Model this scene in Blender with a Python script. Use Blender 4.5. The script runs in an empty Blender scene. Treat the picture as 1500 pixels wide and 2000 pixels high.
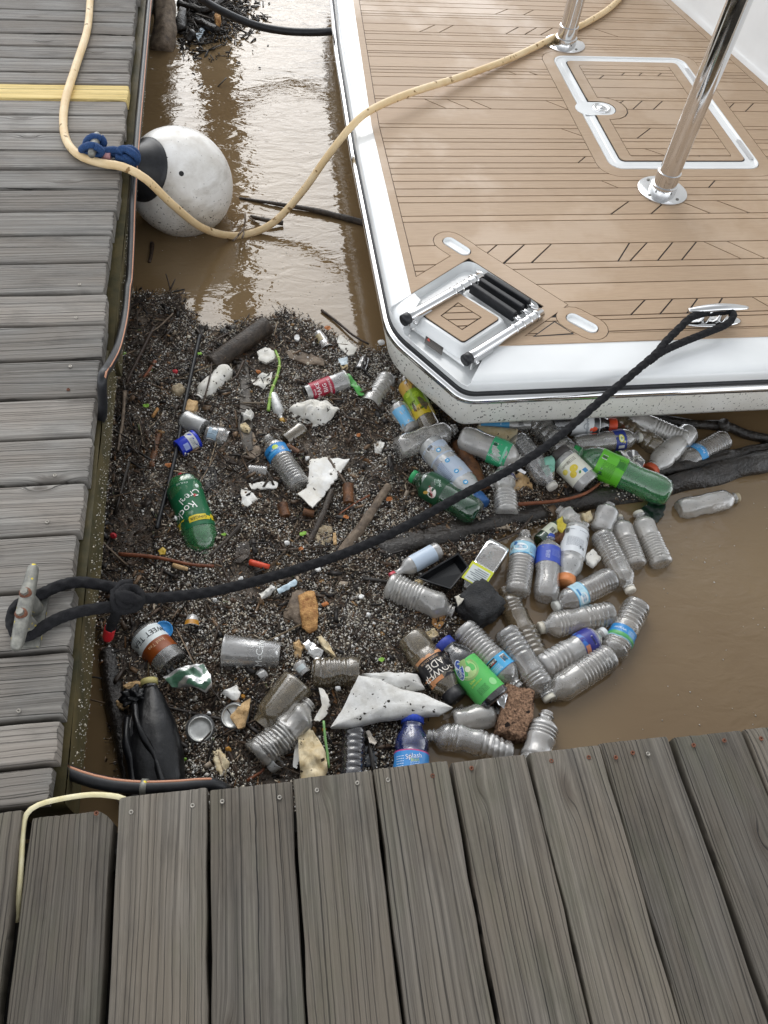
import bpy, math, random
import numpy as np
from mathutils import Vector, noise as mnoise

# ------------------------------------------------------------------ camera, sky, sun, exposure
S = bpy.context.scene
CAM_H, FPX = 1.45, 1500.0
YAW, PITCH, ROLL = math.radians(14.0787), math.radians(54.465), math.radians(7.8092)
_f = np.array([math.sin(YAW)*math.cos(PITCH), math.cos(YAW)*math.cos(PITCH), -math.sin(PITCH)])
_r0 = np.array([math.cos(YAW), -math.sin(YAW), 0.0]); _u0 = np.cross(_r0, _f)
_r = math.cos(ROLL)*_r0 + math.sin(ROLL)*_u0
_u = -math.sin(ROLL)*_r0 + math.cos(ROLL)*_u0
cam = bpy.data.cameras.new('camera'); camo = bpy.data.objects.new('camera', cam)
S.collection.objects.link(camo); S.camera = camo
from mathutils import Matrix
camo.matrix_world = Matrix(((_r[0], _u[0], -_f[0], 0), (_r[1], _u[1], -_f[1], 0), (_r[2], _u[2], -_f[2], CAM_H), (0, 0, 0, 1)))
cam.sensor_fit = 'VERTICAL'; cam.sensor_height = 24; cam.sensor_width = 24; cam.lens = 24*FPX/2000
cam.clip_start = 0.02; cam.clip_end = 3000

VEIL, GLOW = 5.5, 3.9
SUN_EL, SUN_AZ = math.radians(35), math.radians(-3)     # azimuth measured from +Y towards +X
W = bpy.data.worlds.new('World'); S.world = W; W.use_nodes = True
wn = W.node_tree.nodes; wl = W.node_tree.links
bg = wn['Background']; sky = wn.new('ShaderNodeTexSky'); sky.sky_type = 'NISHITA'; sky.sun_disc = False
sky.sun_elevation = SUN_EL; sky.sun_rotation = SUN_AZ
sky.dust_density = 5.0; sky.air_density = 1.0; sky.ozone_density = 1.0
hs = wn.new('ShaderNodeHueSaturation'); hs.inputs['Saturation'].default_value = 0.22
wl.new(sky.outputs[0], hs.inputs['Color'])
tc = wn.new('ShaderNodeTexCoord'); cn = wn.new('ShaderNodeTexNoise'); cn.inputs['Scale'].default_value = 2.2; cn.inputs['Detail'].default_value = 5
wl.new(tc.outputs['Generated'], cn.inputs['Vector'])
cr = wn.new('ShaderNodeMapRange'); cr.inputs[1].default_value = .35; cr.inputs[2].default_value = .65; cr.inputs[3].default_value = .6; cr.inputs[4].default_value = .9
wl.new(cn.outputs[0], cr.inputs[0])
mxw = wn.new('ShaderNodeMix'); mxw.data_type = 'RGBA'
_sd = Vector((math.sin(SUN_AZ)*math.cos(SUN_EL), math.cos(SUN_AZ)*math.cos(SUN_EL), math.sin(SUN_EL)))
# thin overcast: a hazy white veil, brighter towards the horizon all round
sz = wn.new('ShaderNodeSeparateXYZ'); wl.new(tc.outputs['Generated'], sz.inputs[0])
def wm(op, a, b, clamp=False):
    x = wn.new('ShaderNodeMath'); x.operation = op; x.use_clamp = clamp
    for i, k in enumerate((a, b)):
        if isinstance(k, float): x.inputs[i].default_value = k
        else: wl.new(k, x.inputs[i])
    return x.outputs[0]
veil = wm('ADD', wm('MULTIPLY', wm('POWER', wm('SUBTRACT', 1.0, wm('MAXIMUM', sz.outputs[2], 0.0)), 2.0), VEIL), 1.0)
# the sun glows through the thin cloud ahead
dt = wn.new('ShaderNodeVectorMath'); dt.operation = 'DOT_PRODUCT'; dt.inputs[1].default_value = _sd; wl.new(tc.outputs['Generated'], dt.inputs[0])
veil = wm('ADD', veil, wm('MULTIPLY', wm('POWER', wm('MAXIMUM', dt.outputs['Value'], 0.0), 6.0), GLOW))
vc = wn.new('ShaderNodeVectorMath'); vc.operation = 'SCALE'; vc.inputs[0].default_value = (7.5, 7.75, 8.1); wl.new(veil, vc.inputs['Scale'])
wl.new(cr.outputs[0], mxw.inputs[0]); wl.new(hs.outputs[0], mxw.inputs[6]); wl.new(vc.outputs[0], mxw.inputs[7])
wl.new(mxw.outputs[2], bg.inputs[0]); bg.inputs[1].default_value = 0.1
sl = bpy.data.lights.new('sun', 'SUN'); sl.energy = 1.2; sl.angle = math.radians(36); sl.color = (1, .95, .87)
so = bpy.data.objects.new('sun', sl); S.collection.objects.link(so)
so.rotation_euler = _sd.to_track_quat('Z', 'Y').to_euler(); so.location = (0, 0, 6)
S.view_settings.view_transform = 'Standard'; S.view_settings.look = 'None'
S.view_settings.exposure = -0.42; S.view_settings.gamma = 1.0
S.cycles.use_denoising = True; S.cycles.max_bounces = 8; S.cycles.transparent_max_bounces = 24
S.cycles.transmission_bounces = 6; S.cycles.diffuse_bounces = 3; S.cycles.glossy_bounces = 4
S.cycles.caustics_reflective = False; S.cycles.caustics_refractive = False; S.cycles.sample_clamp_indirect = 6

# ------------------------------------------------------------------ helpers
WZ, DZ = -0.36, -0.05            # water level, boat deck level (dock surface is z = 0)
rng = random.Random(7); nrg = np.random.default_rng(11)

def P(px, py, z=WZ):
    """world point at height z seen at a photo pixel"""
    d = _r*(px-750)/FPX - _u*(py-1000)/FPX + _f
    t = (z-CAM_H)/d[2]
    return np.array([d[0]*t, d[1]*t, z])
def PX(px, py, x):
    d = _r*(px-750)/FPX - _u*(py-1000)/FPX + _f
    t = x/d[0]; return np.array([x, d[1]*t, CAM_H+d[2]*t])
def Ps(l, z=WZ): return [P(q[0], q[1], q[2] if len(q) > 2 else z) for q in l]

def lin(h):
    if not isinstance(h, str): return tuple(h)
    h = h.lstrip('#'); o = []
    for i in (0, 2, 4):
        c = int(h[i:i+2], 16)/255
        o.append(c/12.92 if c <= .04045 else ((c+.055)/1.055)**2.4)
    return tuple(o)
def c4(h): return lin(h)+(1,)

ORG = {}
def thing(name, label, cat, loc=(0, 0, 0), group=None, kind=None):
    o = bpy.data.objects.new(name, None); S.collection.objects.link(o)
    o.location = loc; o.empty_display_size = .05; ORG[o.name] = np.array(loc, float)
    tag(o, label, cat, group, kind); return o
def tag(o, label=None, cat=None, group=None, kind=None):
    if label: o['label'] = label
    if cat: o['category'] = cat
    if group: o['group'] = group
    if kind: o['kind'] = kind
    return o
def mk(name, v, f, mats, parent=None, smooth=True, mi=None, loc=None):
    """one mesh object from world-space vertices; origin at the parent's or at its own base"""
    v = np.asarray(v, float).reshape(-1, 3)
    if parent is not None: off = ORG[parent.name]
    elif loc is not None: off = np.array(loc, float)
    else:
        off = (v.min(0)+v.max(0))/2; off[2] = v[:, 2].min()
    me = bpy.data.meshes.new(name); me.from_pydata((v-off).tolist(), [], f)
    for m in (mats if isinstance(mats, (list, tuple)) else [mats]): me.materials.append(m)
    me.polygons.foreach_set('use_smooth', [bool(smooth)]*len(me.polygons))
    if mi is not None: me.polygons.foreach_set('material_index', mi)
    me.update()
    o = bpy.data.objects.new(name, me); S.collection.objects.link(o)
    if parent is not None:
        o.parent = parent; ORG[o.name] = off
    else:
        o.location = off; ORG[o.name] = off
    return o

class MB:
    def __init__(s): s.v = []; s.f = []; s.m = []; s.n = 0
    def add(s, v, f, m=0):
        v = np.asarray(v, float).reshape(-1, 3); s.v.append(v)
        s.f += [tuple(i+s.n for i in q) for q in f]; s.m += [m]*len(f); s.n += len(v); return s
    def build(s, name, mats, parent=None, smooth=True, loc=None):
        return mk(name, np.concatenate(s.v), s.f, mats, parent, smooth, s.m, loc)

def catmull(pts, step=.01, closed=False):
    p = [np.asarray(q, float) for q in pts]; n = len(p); out = []
    segs = n if closed else n-1
    for i in range(segs):
        g = (lambda k: p[k % n]) if closed else (lambda k: p[min(max(k, 0), n-1)])
        a, b, c, d = g(i-1), g(i), g(i+1), g(i+2)
        k = max(2, int(np.linalg.norm(c-b)/step))
        for j in range(k):
            t = j/k
            out.append(.5*((2*b)+(-a+c)*t+(2*a-5*b+4*c-d)*t*t+(-a+3*b-3*c+d)*t**3))
    if not closed: out.append(p[-1])
    return np.array(out)

def tube(pts, r, n=10, step=.012, closed=False, rf=None, cap=True, spline=True):
    q = catmull(pts, step, closed) if spline else np.array([np.asarray(a, float) for a in pts])
    m = len(q); T = np.gradient(q, axis=0)
    if closed: T = np.roll(q, -1, 0)-np.roll(q, 1, 0)
    T /= np.linalg.norm(T, axis=1, keepdims=True)+1e-12
    up = np.array([0, 0, 1.]) if abs(T[0][2]) < .9 else np.array([1., 0, 0])
    x = np.cross(up, T[0]); x /= np.linalg.norm(x)
    L = np.concatenate([[0], np.cumsum(np.linalg.norm(np.diff(q, axis=0), axis=1))])
    th = np.arange(n)/n*2*math.pi; v = np.zeros((m, n, 3))
    for i in range(m):
        x = x-T[i]*(x@T[i]); x /= np.linalg.norm(x)+1e-12; y = np.cross(T[i], x)
        rr = r*np.ones(n) if rf is None else r*np.array(rf(L[i]/max(L[-1], 1e-9), L[i], th))*np.ones(n)
        v[i] = q[i]+rr[:, None]*(np.cos(th)[:, None]*x+np.sin(th)[:, None]*y)
    f = []
    for i in range(m if closed else m-1):
        a, b = i*n, ((i+1) % m)*n
        for j in range(n):
            k = (j+1) % n; f.append((a+j, a+k, b+k, b+j))
    if cap and not closed:
        f.append(tuple(range(n-1, -1, -1))); f.append(tuple((m-1)*n+j for j in range(n)))
    return v.reshape(-1, 3), f
def braid(k=2*math.pi/.034, a=.2, m=3):
    return lambda t, s, th: 1+a*np.maximum(np.cos(m*th+k*s), np.cos(m*th-k*s))-a*.4
def knobbly(amp=.12, fr=30, seed=0, t0=1, t1=1, dip=0):
    def g(t, s, th):
        return (t0+(t1-t0)*t)*np.array([1+amp*mnoise.noise(Vector((s*fr, math.cos(a)*1.3+seed, math.sin(a)*1.3)))*1.6 for a in th])
    return g

def box(x0, x1, y0, y1, z0, z1):
    v = [(x, y, z) for z in (z0, z1) for x, y in ((x0, y0), (x1, y0), (x1, y1), (x0, y1))]
    return v, [(3, 2, 1, 0), (4, 5, 6, 7), (0, 1, 5, 4), (1, 2, 6, 5), (2, 3, 7, 6), (3, 0, 4, 7)]
def obox(c, ax, ay, az):
    c, ax, ay, az = map(lambda q: np.asarray(q, float), (c, ax, ay, az))
    v = [c+i*ax+j*ay+k*az for k in (-1, 1) for i, j in ((-1, -1), (1, -1), (1, 1), (-1, 1))]
    return v, box(0, 1, 0, 1, 0, 1)[1]

# 2-D convex clipping (deck planks)
def clip(poly, a, b, c):
    """keep a*x+b*y<=c"""
    out = []
    for i in range(len(poly)):
        p, q = poly[i], poly[(i+1) % len(poly)]
        dp, dq = a*p[0]+b*p[1]-c, a*q[0]+b*q[1]-c
        if dp <= 0: out.append(p)
        if dp*dq < 0:
            t = dp/(dp-dq); out.append((p[0]+(q[0]-p[0])*t, p[1]+(q[1]-p[1])*t))
    return out
def area(p): return .5*sum(p[i][0]*p[(i+1) % len(p)][1]-p[(i+1) % len(p)][0]*p[i][1] for i in range(len(p)))
def planes(poly, grow=0.0):
    if area(poly) < 0: poly = poly[::-1]
    o = []
    for i in range(len(poly)):
        p, q = poly[i], poly[(i+1) % len(poly)]; dx, dy = q[0]-p[0], q[1]-p[1]; l = math.hypot(dx, dy)
        if l < 1e-9: continue
        a, b = dy/l, -dx/l; o.append((a, b, a*p[0]+b*p[1]+grow))
    return o
def inter(poly, conv, grow=0.0):
    for pl in planes(conv, grow):
        poly = clip(poly, *pl)
        if len(poly) < 3: return []
    return poly
def diff(polys, conv, grow=0.0):
    out = []
    for poly in polys:
        if len(inter(poly, conv, grow)) < 3: out.append(poly); continue
        rest = poly
        for a, b, c in planes(conv, grow):
            w = clip(rest, -a, -b, -c)
            if len(w) >= 3 and abs(area(w)) > 1e-8: out.append(w)
            rest = clip(rest, a, b, c)
            if len(rest) < 3: break
    return out
def prism(mb, poly, z0, z1, m=0, bottom=False):
    if area(poly) < 0: poly = poly[::-1]
    n = len(poly); v = [(x, y, z0) for x, y in poly]+[(x, y, z1) for x, y in poly]
    f = [tuple(range(n, 2*n))]+[(i, (i+1) % n, n+(i+1) % n, n+i) for i in range(n)]
    if bottom: f.append(tuple(range(n-1, -1, -1)))
    mb.add(v, f, m)
def rrect(x0, x1, y0, y1, r, k=5):
    o = []
    for cx, cy, a in ((x1-r, y1-r, 0), (x0+r, y1-r, 90), (x0+r, y0+r, 180), (x1-r, y0+r, 270)):
        for i in range(k+1):
            t = math.radians(a+90*i/k); o.append((cx+r*math.cos(t), cy+r*math.sin(t)))
    return o
def capsule(a, b, r, k=8):
    a, b = np.array(a[:2]), np.array(b[:2]); d = (b-a)/np.linalg.norm(b-a); n = np.array([-d[1], d[0]]); o = []
    for c, s in ((b, 1), (a, -1)):
        for i in range(k+1):
            t = -math.pi/2+math.pi*i/k; o.append(tuple(c+s*r*(d*math.cos(t)+n*math.sin(t))))
    return o

# ------------------------------------------------------------------ materials
class NT:
    def __init__(s, name):
        s.m = bpy.data.materials.new(name); s.m.use_nodes = True; s.t = s.m.node_tree; s.t.nodes.clear()
        s.out = s.n('OutputMaterial')
    def n(s, typ, **kw):
        x = s.t.nodes.new('ShaderNode'+typ)
        for k, w in kw.items():
            if hasattr(x, k): setattr(x, k, w)
        return x
    def l(s, a, b):
        if isinstance(a, bpy.types.Node): a = a.outputs[0]
        s.t.links.new(a, b)
    def put(s, sock, val):
        if isinstance(val, (bpy.types.Node, bpy.types.NodeSocket)): s.l(val, sock)
        elif isinstance(val, str): sock.default_value = c4(val)
        elif isinstance(val, tuple) and len(val) == 3 and len(sock.default_value) == 4: sock.default_value = val+(1,)
        else: sock.default_value = val
    def math(s, op, a, b=0.0, c=None, clamp=False):
        x = s.n('Math'); x.operation = op; x.use_clamp = clamp
        s.put(x.inputs[0], a); s.put(x.inputs[1], b)
        if c is not None: s.put(x.inputs[2], c)
        return x.outputs[0]
    def mix(s, f, a, b, blend='MIX'):
        x = s.n('Mix'); x.data_type = 'RGBA'; x.blend_type = blend; x.clamp_factor = True
        s.put(x.inputs[0], f); s.put(x.inputs[6], a); s.put(x.inputs[7], b); return x.outputs[2]
    def mr(s, v, a, b, c=0.0, d=1.0, smooth=False):
        x = s.n('MapRange'); x.interpolation_type = 'SMOOTHSTEP' if smooth else 'LINEAR'
        s.put(x.inputs[0], v)
        for i, q in enumerate((a, b, c, d)): s.put(x.inputs[i+1], q)
        return x.outputs[0]
    def noise(s, vec, scale=5.0, detail=3.0, rough=.55, dist=0.0, out=0):
        x = s.n('TexNoise'); s.put(x.inputs['Scale'], scale); x.inputs['Detail'].default_value = detail
        x.inputs['Roughness'].default_value = rough; x.inputs['Distortion'].default_value = dist
        if vec is not None: s.put(x.inputs['Vector'], vec)
        return x.outputs[out]
    def comb(s, x, y, z=0.0):
        q = s.n('CombineXYZ')
        for i, a in enumerate((x, y, z)): s.put(q.inputs[i], a)
        return q.outputs[0]
    def coord(s, k='Object'): return s.n('TexCoord').outputs[k]
    def sep(s, v):
        q = s.n('SeparateXYZ'); s.put(q.inputs[0], v); return q.outputs[0], q.outputs[1], q.outputs[2]
    def bsdf(s, col, rough=.6, bump=None, bstr=.3, bdist=.002, spec=.5, metal=0.0, normal=None, **kw):
        b = s.n('BsdfPrincipled'); s.put(b.inputs['Base Color'], col); s.put(b.inputs['Roughness'], rough)
        s.put(b.inputs['Metallic'], metal); s.put(b.inputs['Specular IOR Level'], spec)
        if bump is not None:
            q = s.n('Bump'); q.inputs['Strength'].default_value = bstr; q.inputs['Distance'].default_value = bdist
            s.put(q.inputs['Height'], bump); s.l(q, b.inputs['Normal'])
        for k, w in kw.items(): s.put(b.inputs[k.replace('_', ' ')], w)
        return b
    def done(s, sh):
        s.l(sh, s.out.inputs['Surface']); return s.m

CM = {}
def cm(h, rough=.5, spec=.5):
    k = (h, rough)
    if k not in CM:
        q = NT('colour_'+str(h).strip('#')); CM[k] = q.done(q.bsdf(c4(h), rough, spec=spec))
    return CM[k]
def mottled(name, a, b, scale=30, rough=.7, bstr=.4, bdist=.003, detail=6, speck=None, speckcol='15120f', spec=.4, metal=0.0, rough2=None):
    q = NT(name); v = q.coord(); oi = q.n('ObjectInfo')
    vv = q.n('VectorMath'); vv.operation = 'ADD'; q.put(vv.inputs[0], v)
    q.l(q.comb(q.math('MULTIPLY', oi.outputs['Random'], 9.0), q.math('MULTIPLY', oi.outputs['Random'], 5.0)), vv.inputs[1])
    v = vv.outputs[0]
    n = q.noise(v, scale, detail, .62); col = q.mix(q.mr(n, .32, .68), a, b)
    if speck:
        n2 = q.noise(v, speck[0], 2, .5); col = q.mix(q.mr(n2, speck[1], speck[1]+.03), col, speckcol)
    n3 = q.noise(v, scale*4, 4, .6)
    h = q.math('ADD', n, q.math('MULTIPLY', n3, .35))
    r = rough if rough2 is None else q.mr(n, .35, .65, rough, rough2)
    return q.done(q.bsdf(col, r, h, bstr, bdist, spec, metal))

def wood(name, ax, light, dark, moss=0.0, crk_amt=1.0, warm='6e6253'):
    """weathered plank; ax = local axis index along the grain"""
    q = NT(name); x, y, z = q.sep(q.coord()); oi = q.n('ObjectInfo').outputs['Random']
    a, b = (x, y) if ax == 0 else (y, x)
    r = q.math('MULTIPLY', oi, 61.0)
    a = q.math('ADD', a, r); b0 = b; b = q.math('ADD', b, q.math('MULTIPLY', oi, 17.0))
    zz = q.math('ADD', z, r)
    # knots: sparse cells; the rings bend round them
    vo = q.n('TexVoronoi'); vo.feature = 'F1'; vo.voronoi_dimensions = '2D'; vo.inputs['Scale'].default_value = 1.0; vo.inputs['Randomness'].default_value = 1.0
    q.l(q.comb(q.math('MULTIPLY', b, 5.0), q.math('MULTIPLY', a, 1.5), 0.0), vo.inputs['Vector'])
    kd = vo.outputs['Distance']
    kn = q.math('POWER', 2.718, q.math('MULTIPLY', q.math('MULTIPLY', kd, kd), -260.0))
    wob = q.noise(q.comb(q.math('MULTIPLY', b, 9.0), q.math('MULTIPLY', a, .8), zz), 1.0, 2, .5)
    bw = q.math('ADD', q.math('ADD', b, q.math('MULTIPLY', wob, .045)), q.math('MULTIPLY', kn, .014))
    ringw = q.mr(q.noise(q.comb(q.math('MULTIPLY', bw, 190.0), q.math('MULTIPLY', a, .45), zz), 1.0, 2, .5), .34, .62)
    band = q.noise(q.comb(q.math('MULTIPLY', bw, 60.0), q.math('MULTIPLY', a, .9), zz), 1.0, 3, .6)
    fib = q.noise(q.comb(q.math('MULTIPLY', bw, 420.0), q.math('MULTIPLY', a, 5.0), zz), 1.0, 4, .65)
    big = q.noise(q.comb(q.math('MULTIPLY', b, 9.0), q.math('MULTIPLY', a, 3.0), zz), 1.0, 4, .6)
    wb = q.math('ADD', bw, q.math('MULTIPLY', q.noise(q.comb(q.math('MULTIPLY', b, 30.0), q.math('MULTIPLY', a, 9.0), zz), 1.0, 3, .6), .006))
    def check(fb):
        w_ = q.n('TexVoronoi'); w_.voronoi_dimensions = '1D'; w_.feature = 'DISTANCE_TO_EDGE'; w_.inputs['Scale'].default_value = 1.0
        q.l(q.math('MULTIPLY', wb, fb), w_.inputs['W']); return w_.outputs['Distance']
    ck = check(26.0); ck2 = check(85.0)
    cm1 = q.mr(q.noise(q.comb(q.math('MULTIPLY', b, 14.0), q.math('MULTIPLY', a, 1.2), r), 1.0, 2), .38, .52)
    crack = q.math('MULTIPLY', q.mr(ck, .008, .026, 1.0, 0.0), cm1)
    crack2 = q.math('MULTIPLY', q.mr(ck2, .01, .08, 1.0, 0.0), q.mr(big, .40, .56))
    crk = q.math('MAXIMUM', crack, q.math('MULTIPLY', crack2, .6))
    t = q.math('ADD', q.math('MULTIPLY', ringw, .20), q.math('ADD', q.math('MULTIPLY', band, .22), q.math('MULTIPLY', fib, .62)))
    col = q.mix(q.mr(t, .32, .76), dark, light)
    col = q.mix(q.mr(big, .38, .62, 0.0, .7), col, warm, 'MIX')
    stain = q.noise(q.comb(q.math('MULTIPLY', b, 16.0), q.math('MULTIPLY', a, 5.0), r), 1.0, 6, .65)
    col = q.mix(q.mr(stain, .52, .7, 0.0, .45), col, dark)
    tint = q.math('MULTIPLY_ADD', oi, .46, .77)
    col = q.mix(1.0, col, q.comb(tint, tint, tint), 'MULTIPLY')
    col = q.mix(q.mr(kn, .25, .8, 0.0, .5), col, '3a3027')
    if moss:
        mo = q.noise(q.comb(q.math('MULTIPLY', b, 10.0), q.math('MULTIPLY', a, 4.0), r), 1.0, 5, .65)
        col = q.mix(q.mr(mo, .48, .7, 0.0, moss), col, '4b5138')
    col = q.mix(q.math('MULTIPLY', crk, .92*crk_amt), col, '0d0b09')
    h = q.math('SUBTRACT', q.math('ADD', q.math('MULTIPLY', t, .8), q.math('MULTIPLY', ringw, .15)), q.math('MULTIPLY', crk, 1.3))
    rg = q.mr(big, .35, .7, .62, .8)
    return q.done(q.bsdf(col, rg, h, .75, .0035, .35))

def clear(name, film=(.97, .95, .90), amt=.30, dirt='75624a', dirtamt=.3, tint=(.99, .99, .98), rough=.04, speck=.66, seed=0.0):
    """thin clear or tinted plastic with a film of dried river dirt"""
    q = NT(name); v = q.coord(); oi = q.n('ObjectInfo').outputs['Random']
    vv = q.n('VectorMath'); vv.operation = 'ADD'; q.put(vv.inputs[0], v)
    q.l(q.comb(q.math('MULTIPLY_ADD', oi, 9.0, seed), q.math('MULTIPLY', oi, 5.0)), vv.inputs[1]); v = vv.outputs[0]
    n = q.noise(v, 26, 5, .65); n2 = q.noise(v, 210, 2, .5); n3 = q.noise(v, 9, 3, .5)
    d = q.math('MULTIPLY', q.mr(n, .42, .7), dirtamt)
    sp = q.math('MULTIPLY', q.mr(n2, speck, speck+.03), .85)
    col = q.mix(d, film, dirt); col = q.mix(sp, col, '16120d')
    fac = q.math('ADD', q.math('ADD', q.math('MULTIPLY', q.math('MULTIPLY_ADD', n3, amt*1.3, amt*.35), q.math('MULTIPLY_ADD', oi, .9, .6)), q.math('MULTIPLY', d, .55)), sp, clamp=True)
    tr = q.n('BsdfTransparent'); q.put(tr.inputs[0], tint)
    di = q.n('BsdfDiffuse'); q.put(di.inputs[0], col); tl = q.n('BsdfTranslucent'); q.put(tl.inputs[0], col)
    fm = q.n('MixShader'); fm.inputs[0].default_value = .12; q.l(di, fm.inputs[1]); q.l(tl, fm.inputs[2])
    b = q.n('MixShader'); q.put(b.inputs[0], fac); q.l(tr, b.inputs[1]); q.l(fm, b.inputs[2])
    gl = q.n('BsdfGlossy'); gl.inputs['Roughness'].default_value = rough
    bu = q.n('Bump'); bu.inputs['Strength'].default_value = .5; bu.inputs['Distance'].default_value = .003
    q.put(bu.inputs['Height'], n); q.l(bu, gl.inputs['Normal'])
    fr = q.n('Fresnel'); fr.inputs[0].default_value = 1.5; q.l(bu, fr.inputs['Normal'])
    o = q.n('MixShader'); q.put(o.inputs[0], q.math('MULTIPLY_ADD', fr, 3.0, .02, clamp=True)); q.l(b, o.inputs[1]); q.l(gl, o.inputs[2])
    return q.done(o)

M = {}
M['wood_far'] = wood('weathered_plank_x', 0, '97948e', '494643', 0, 1.0, warm='837b72')
M['wood_near'] = wood('weathered_plank_y', 1, '756f66', '37332e', .25, 1.0, warm='635b50')
M['wood_new'] = wood('new_pine', 0, 'e6cf8e', 'c9ad68', 0, warm='d8c080')
M['fascia'] = mottled('wet_fascia_wood', '3c3a26', '5e5334', 14, .6, .5, .004)
M['fascia_dark'] = mottled('dark_float_side', '191714', '2c2822', 20, .5, .3, .003)
M['screw'] = mottled('screw_steel', '7a766f', 'a9a49b', 200, .4, .2, .001, metal=.8)
M['rust'] = mottled('rusty_screw', '4a2d20', '7a4a32', 200, .7, .2, .001)
q = NT('gel_coat'); v = q.coord(); n = q.noise(v, 3, 4)
M['white'] = q.done(q.bsdf(q.mix(q.mr(n, .4, .7), 'e6e8e8', 'dbdddd'), .16, spec=.5, Coat_Weight=.3, Coat_Roughness=.08))
M['hull_low'] = mottled('speckled_lower_hull', 'efeee8', 'e2dfd6', 9, .3, .1, .001, speck=(120, .635), speckcol='2a211a', spec=.5)
q = NT('teak_foam'); x, y, z = q.sep(q.coord()); oi = q.n('ObjectInfo').outputs['Random']
fb = q.noise(q.comb(q.math('MULTIPLY', x, 14.0), q.math('MULTIPLY', y, 420.0), q.math('MULTIPLY', oi, 30.0)), 1.0, 4, .65)
bl = q.noise(q.coord('Object'), 2.2, 5, .6)
col = q.mix(q.mr(fb, .3, .72), '9f866c', 'b39a7f'); col = q.mix(q.mr(bl, .50, .60, 0.0, .4), col, 'bca58d')
tt = q.math('MULTIPLY_ADD', oi, .1, .95); col = q.mix(1.0, col, q.comb(tt, tt, tt), 'MULTIPLY')
M['teak'] = q.done(q.bsdf(col, q.mr(bl, .5, .66, .58, .34), fb, .25, .0008, .45))
M['caulk'] = cm('1b1a1c', .7)
q = NT('polished_steel'); n = q.noise(q.coord(), 40, 3)
M['chrome'] = q.done(q.bsdf('d8d8d8', q.mr(n, .4, .7, .07, .16), metal=1.0))
M['galv'] = mottled('galvanised_steel', '676763', '93928a', 60, .5, .3, .001, metal=.5, speck=(45, .66), speckcol='c9b640')
M['rubber'] = mottled('black_rubber', '17181a', '25262a', 60, .42, .2, .001)
M['black_rope'] = mottled('black_braid', '121214', '1f1f22', 300, .85, .5, .001, spec=.25)
M['blue_rope'] = mottled('blue_braid', '193258', '2b4f82', 300, .8, .5, .001)
M['hose'] = mottled('cream_hose', 'd3b585', 'e3cca4', 10, .5, .25, .001, speck=(38, .66), speckcol='8a6d44')
M['cord'] = mottled('pale_yellow_cord', 'cdc294', 'ded6b4', 40, .6, .2, .001)
q = NT('dirty_white_vinyl'); v = q.coord(); x, y, z = q.sep(v); n = q.noise(v, 7, 5, .6); n2 = q.noise(v, 130, 2, .5); n3 = q.noise(q.comb(q.math('MULTIPLY', x, 8.0), q.math('MULTIPLY', y, 8.0), q.math('MULTIPLY', z, 22.0)), 1.0, 4, .6)
low = q.mr(z, .06, .30, .60, .72)
col = q.mix(q.mr(n, .4, .68), 'eceae6', 'c4beb4'); col = q.mix(q.mr(n3, .5, .72, 0.0, .5), col, '9c9282')
col = q.mix(q.mr(q.math('SUBTRACT', n2, low), 0.0, .03), col, '2a2119')
M['buoy'] = q.done(q.bsdf(col, .32, n3, .15, .001))
M['bark'] = mottled('wet_bark', '1d1712', '4a3e33', 45, .45, .8, .006, spec=.5)
M['log'] = mottled('wet_dark_log', '120f0c', '2c251f', 26, .28, .9, .009, spec=.6)
M['drift'] = mottled('driftwood', '4c4036', '8a7a68', 35, .65, .7, .005)
M['brown_wood'] = mottled('brown_wood', '3a2416', '7c5232', 40, .5, .7, .005)
M['orange_wood'] = mottled('broken_orange_wood', '8a5a30', 'd2a468', 60, .7, .9, .006)
M['twig'] = mottled('dark_twig', '221913', '463629', 60, .5, .5, .003)
M['redtwig'] = mottled('red_brown_twig', '5a2c18', '8a5334', 60, .5, .5, .003)
M['grey_board'] = mottled('grey_wet_board', '2c2824', '5d554b', 40, .45, .7, .004)
M['foam'] = mottled('white_foam', 'eceae4', 'd5d1c6', 40, .75, .35, .003, speck=(75, .655), speckcol='2e2720')
M['foam_clean'] = mottled('bright_foam', 'eeeeec', 'd6d1c5', 22, .6, .35, .003, speck=(60, .67), speckcol='3a3128')
M['foam_tan'] = mottled('tan_foam', 'd9b98c', 'a8875a', 50, .8, .6, .004)
M['foam_cream'] = mottled('cream_foam', 'e0d3b4', 'bfa97f', 40, .75, .5, .003, speck=(70, .65), speckcol='3a2d1e')
M['rock'] = mottled('tan_rock', 'b7a98e', '84745c', 40, .8, .7, .004)
M['char'] = mottled('black_foam_block', '101011', '2f3032', 60, .6, .9, .006, spec=.5)
M['sponge'] = mottled('brown_crumbly_foam', '2e180f', 'c79f80', 170, .85, 1.0, .006, speck=(40, .64), speckcol='20120c')
M['felt'] = mottled('white_felt_sheet', 'e4e4e2', 'c2c0ba', 30, .9, .6, .002, speck=(90, .67), speckcol='2a241e')
M['bag'] = mottled('black_plastic_film', '0a0a0c', '131417', 9, .36, .25, .02, detail=2, spec=.4)
M['clear'] = clear('clear_plastic')
M['clear_blue'] = clear('clear_plastic_clean', film=(.98, .97, .95), amt=.27, dirtamt=.16)
M['dirty'] = clear('dirty_clear_plastic', amt=.26, dirtamt=.5)
M['brown'] = clear('brown_stained_plastic', film=(.4, .33, .22), amt=.3, dirt='4b3a22', dirtamt=.8, tint=(.78, .7, .55))
M['green'] = clear('green_plastic', film=(.10, .42, .16), amt=.34, dirtamt=.25, tint=(.32, .8, .42), dirt='3b5a2a')
M['dgreen'] = clear('dark_green_plastic', film=(.02, .13, .05), amt=.4, dirtamt=.2, tint=(.06, .36, .14), dirt='2b4a22')
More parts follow.
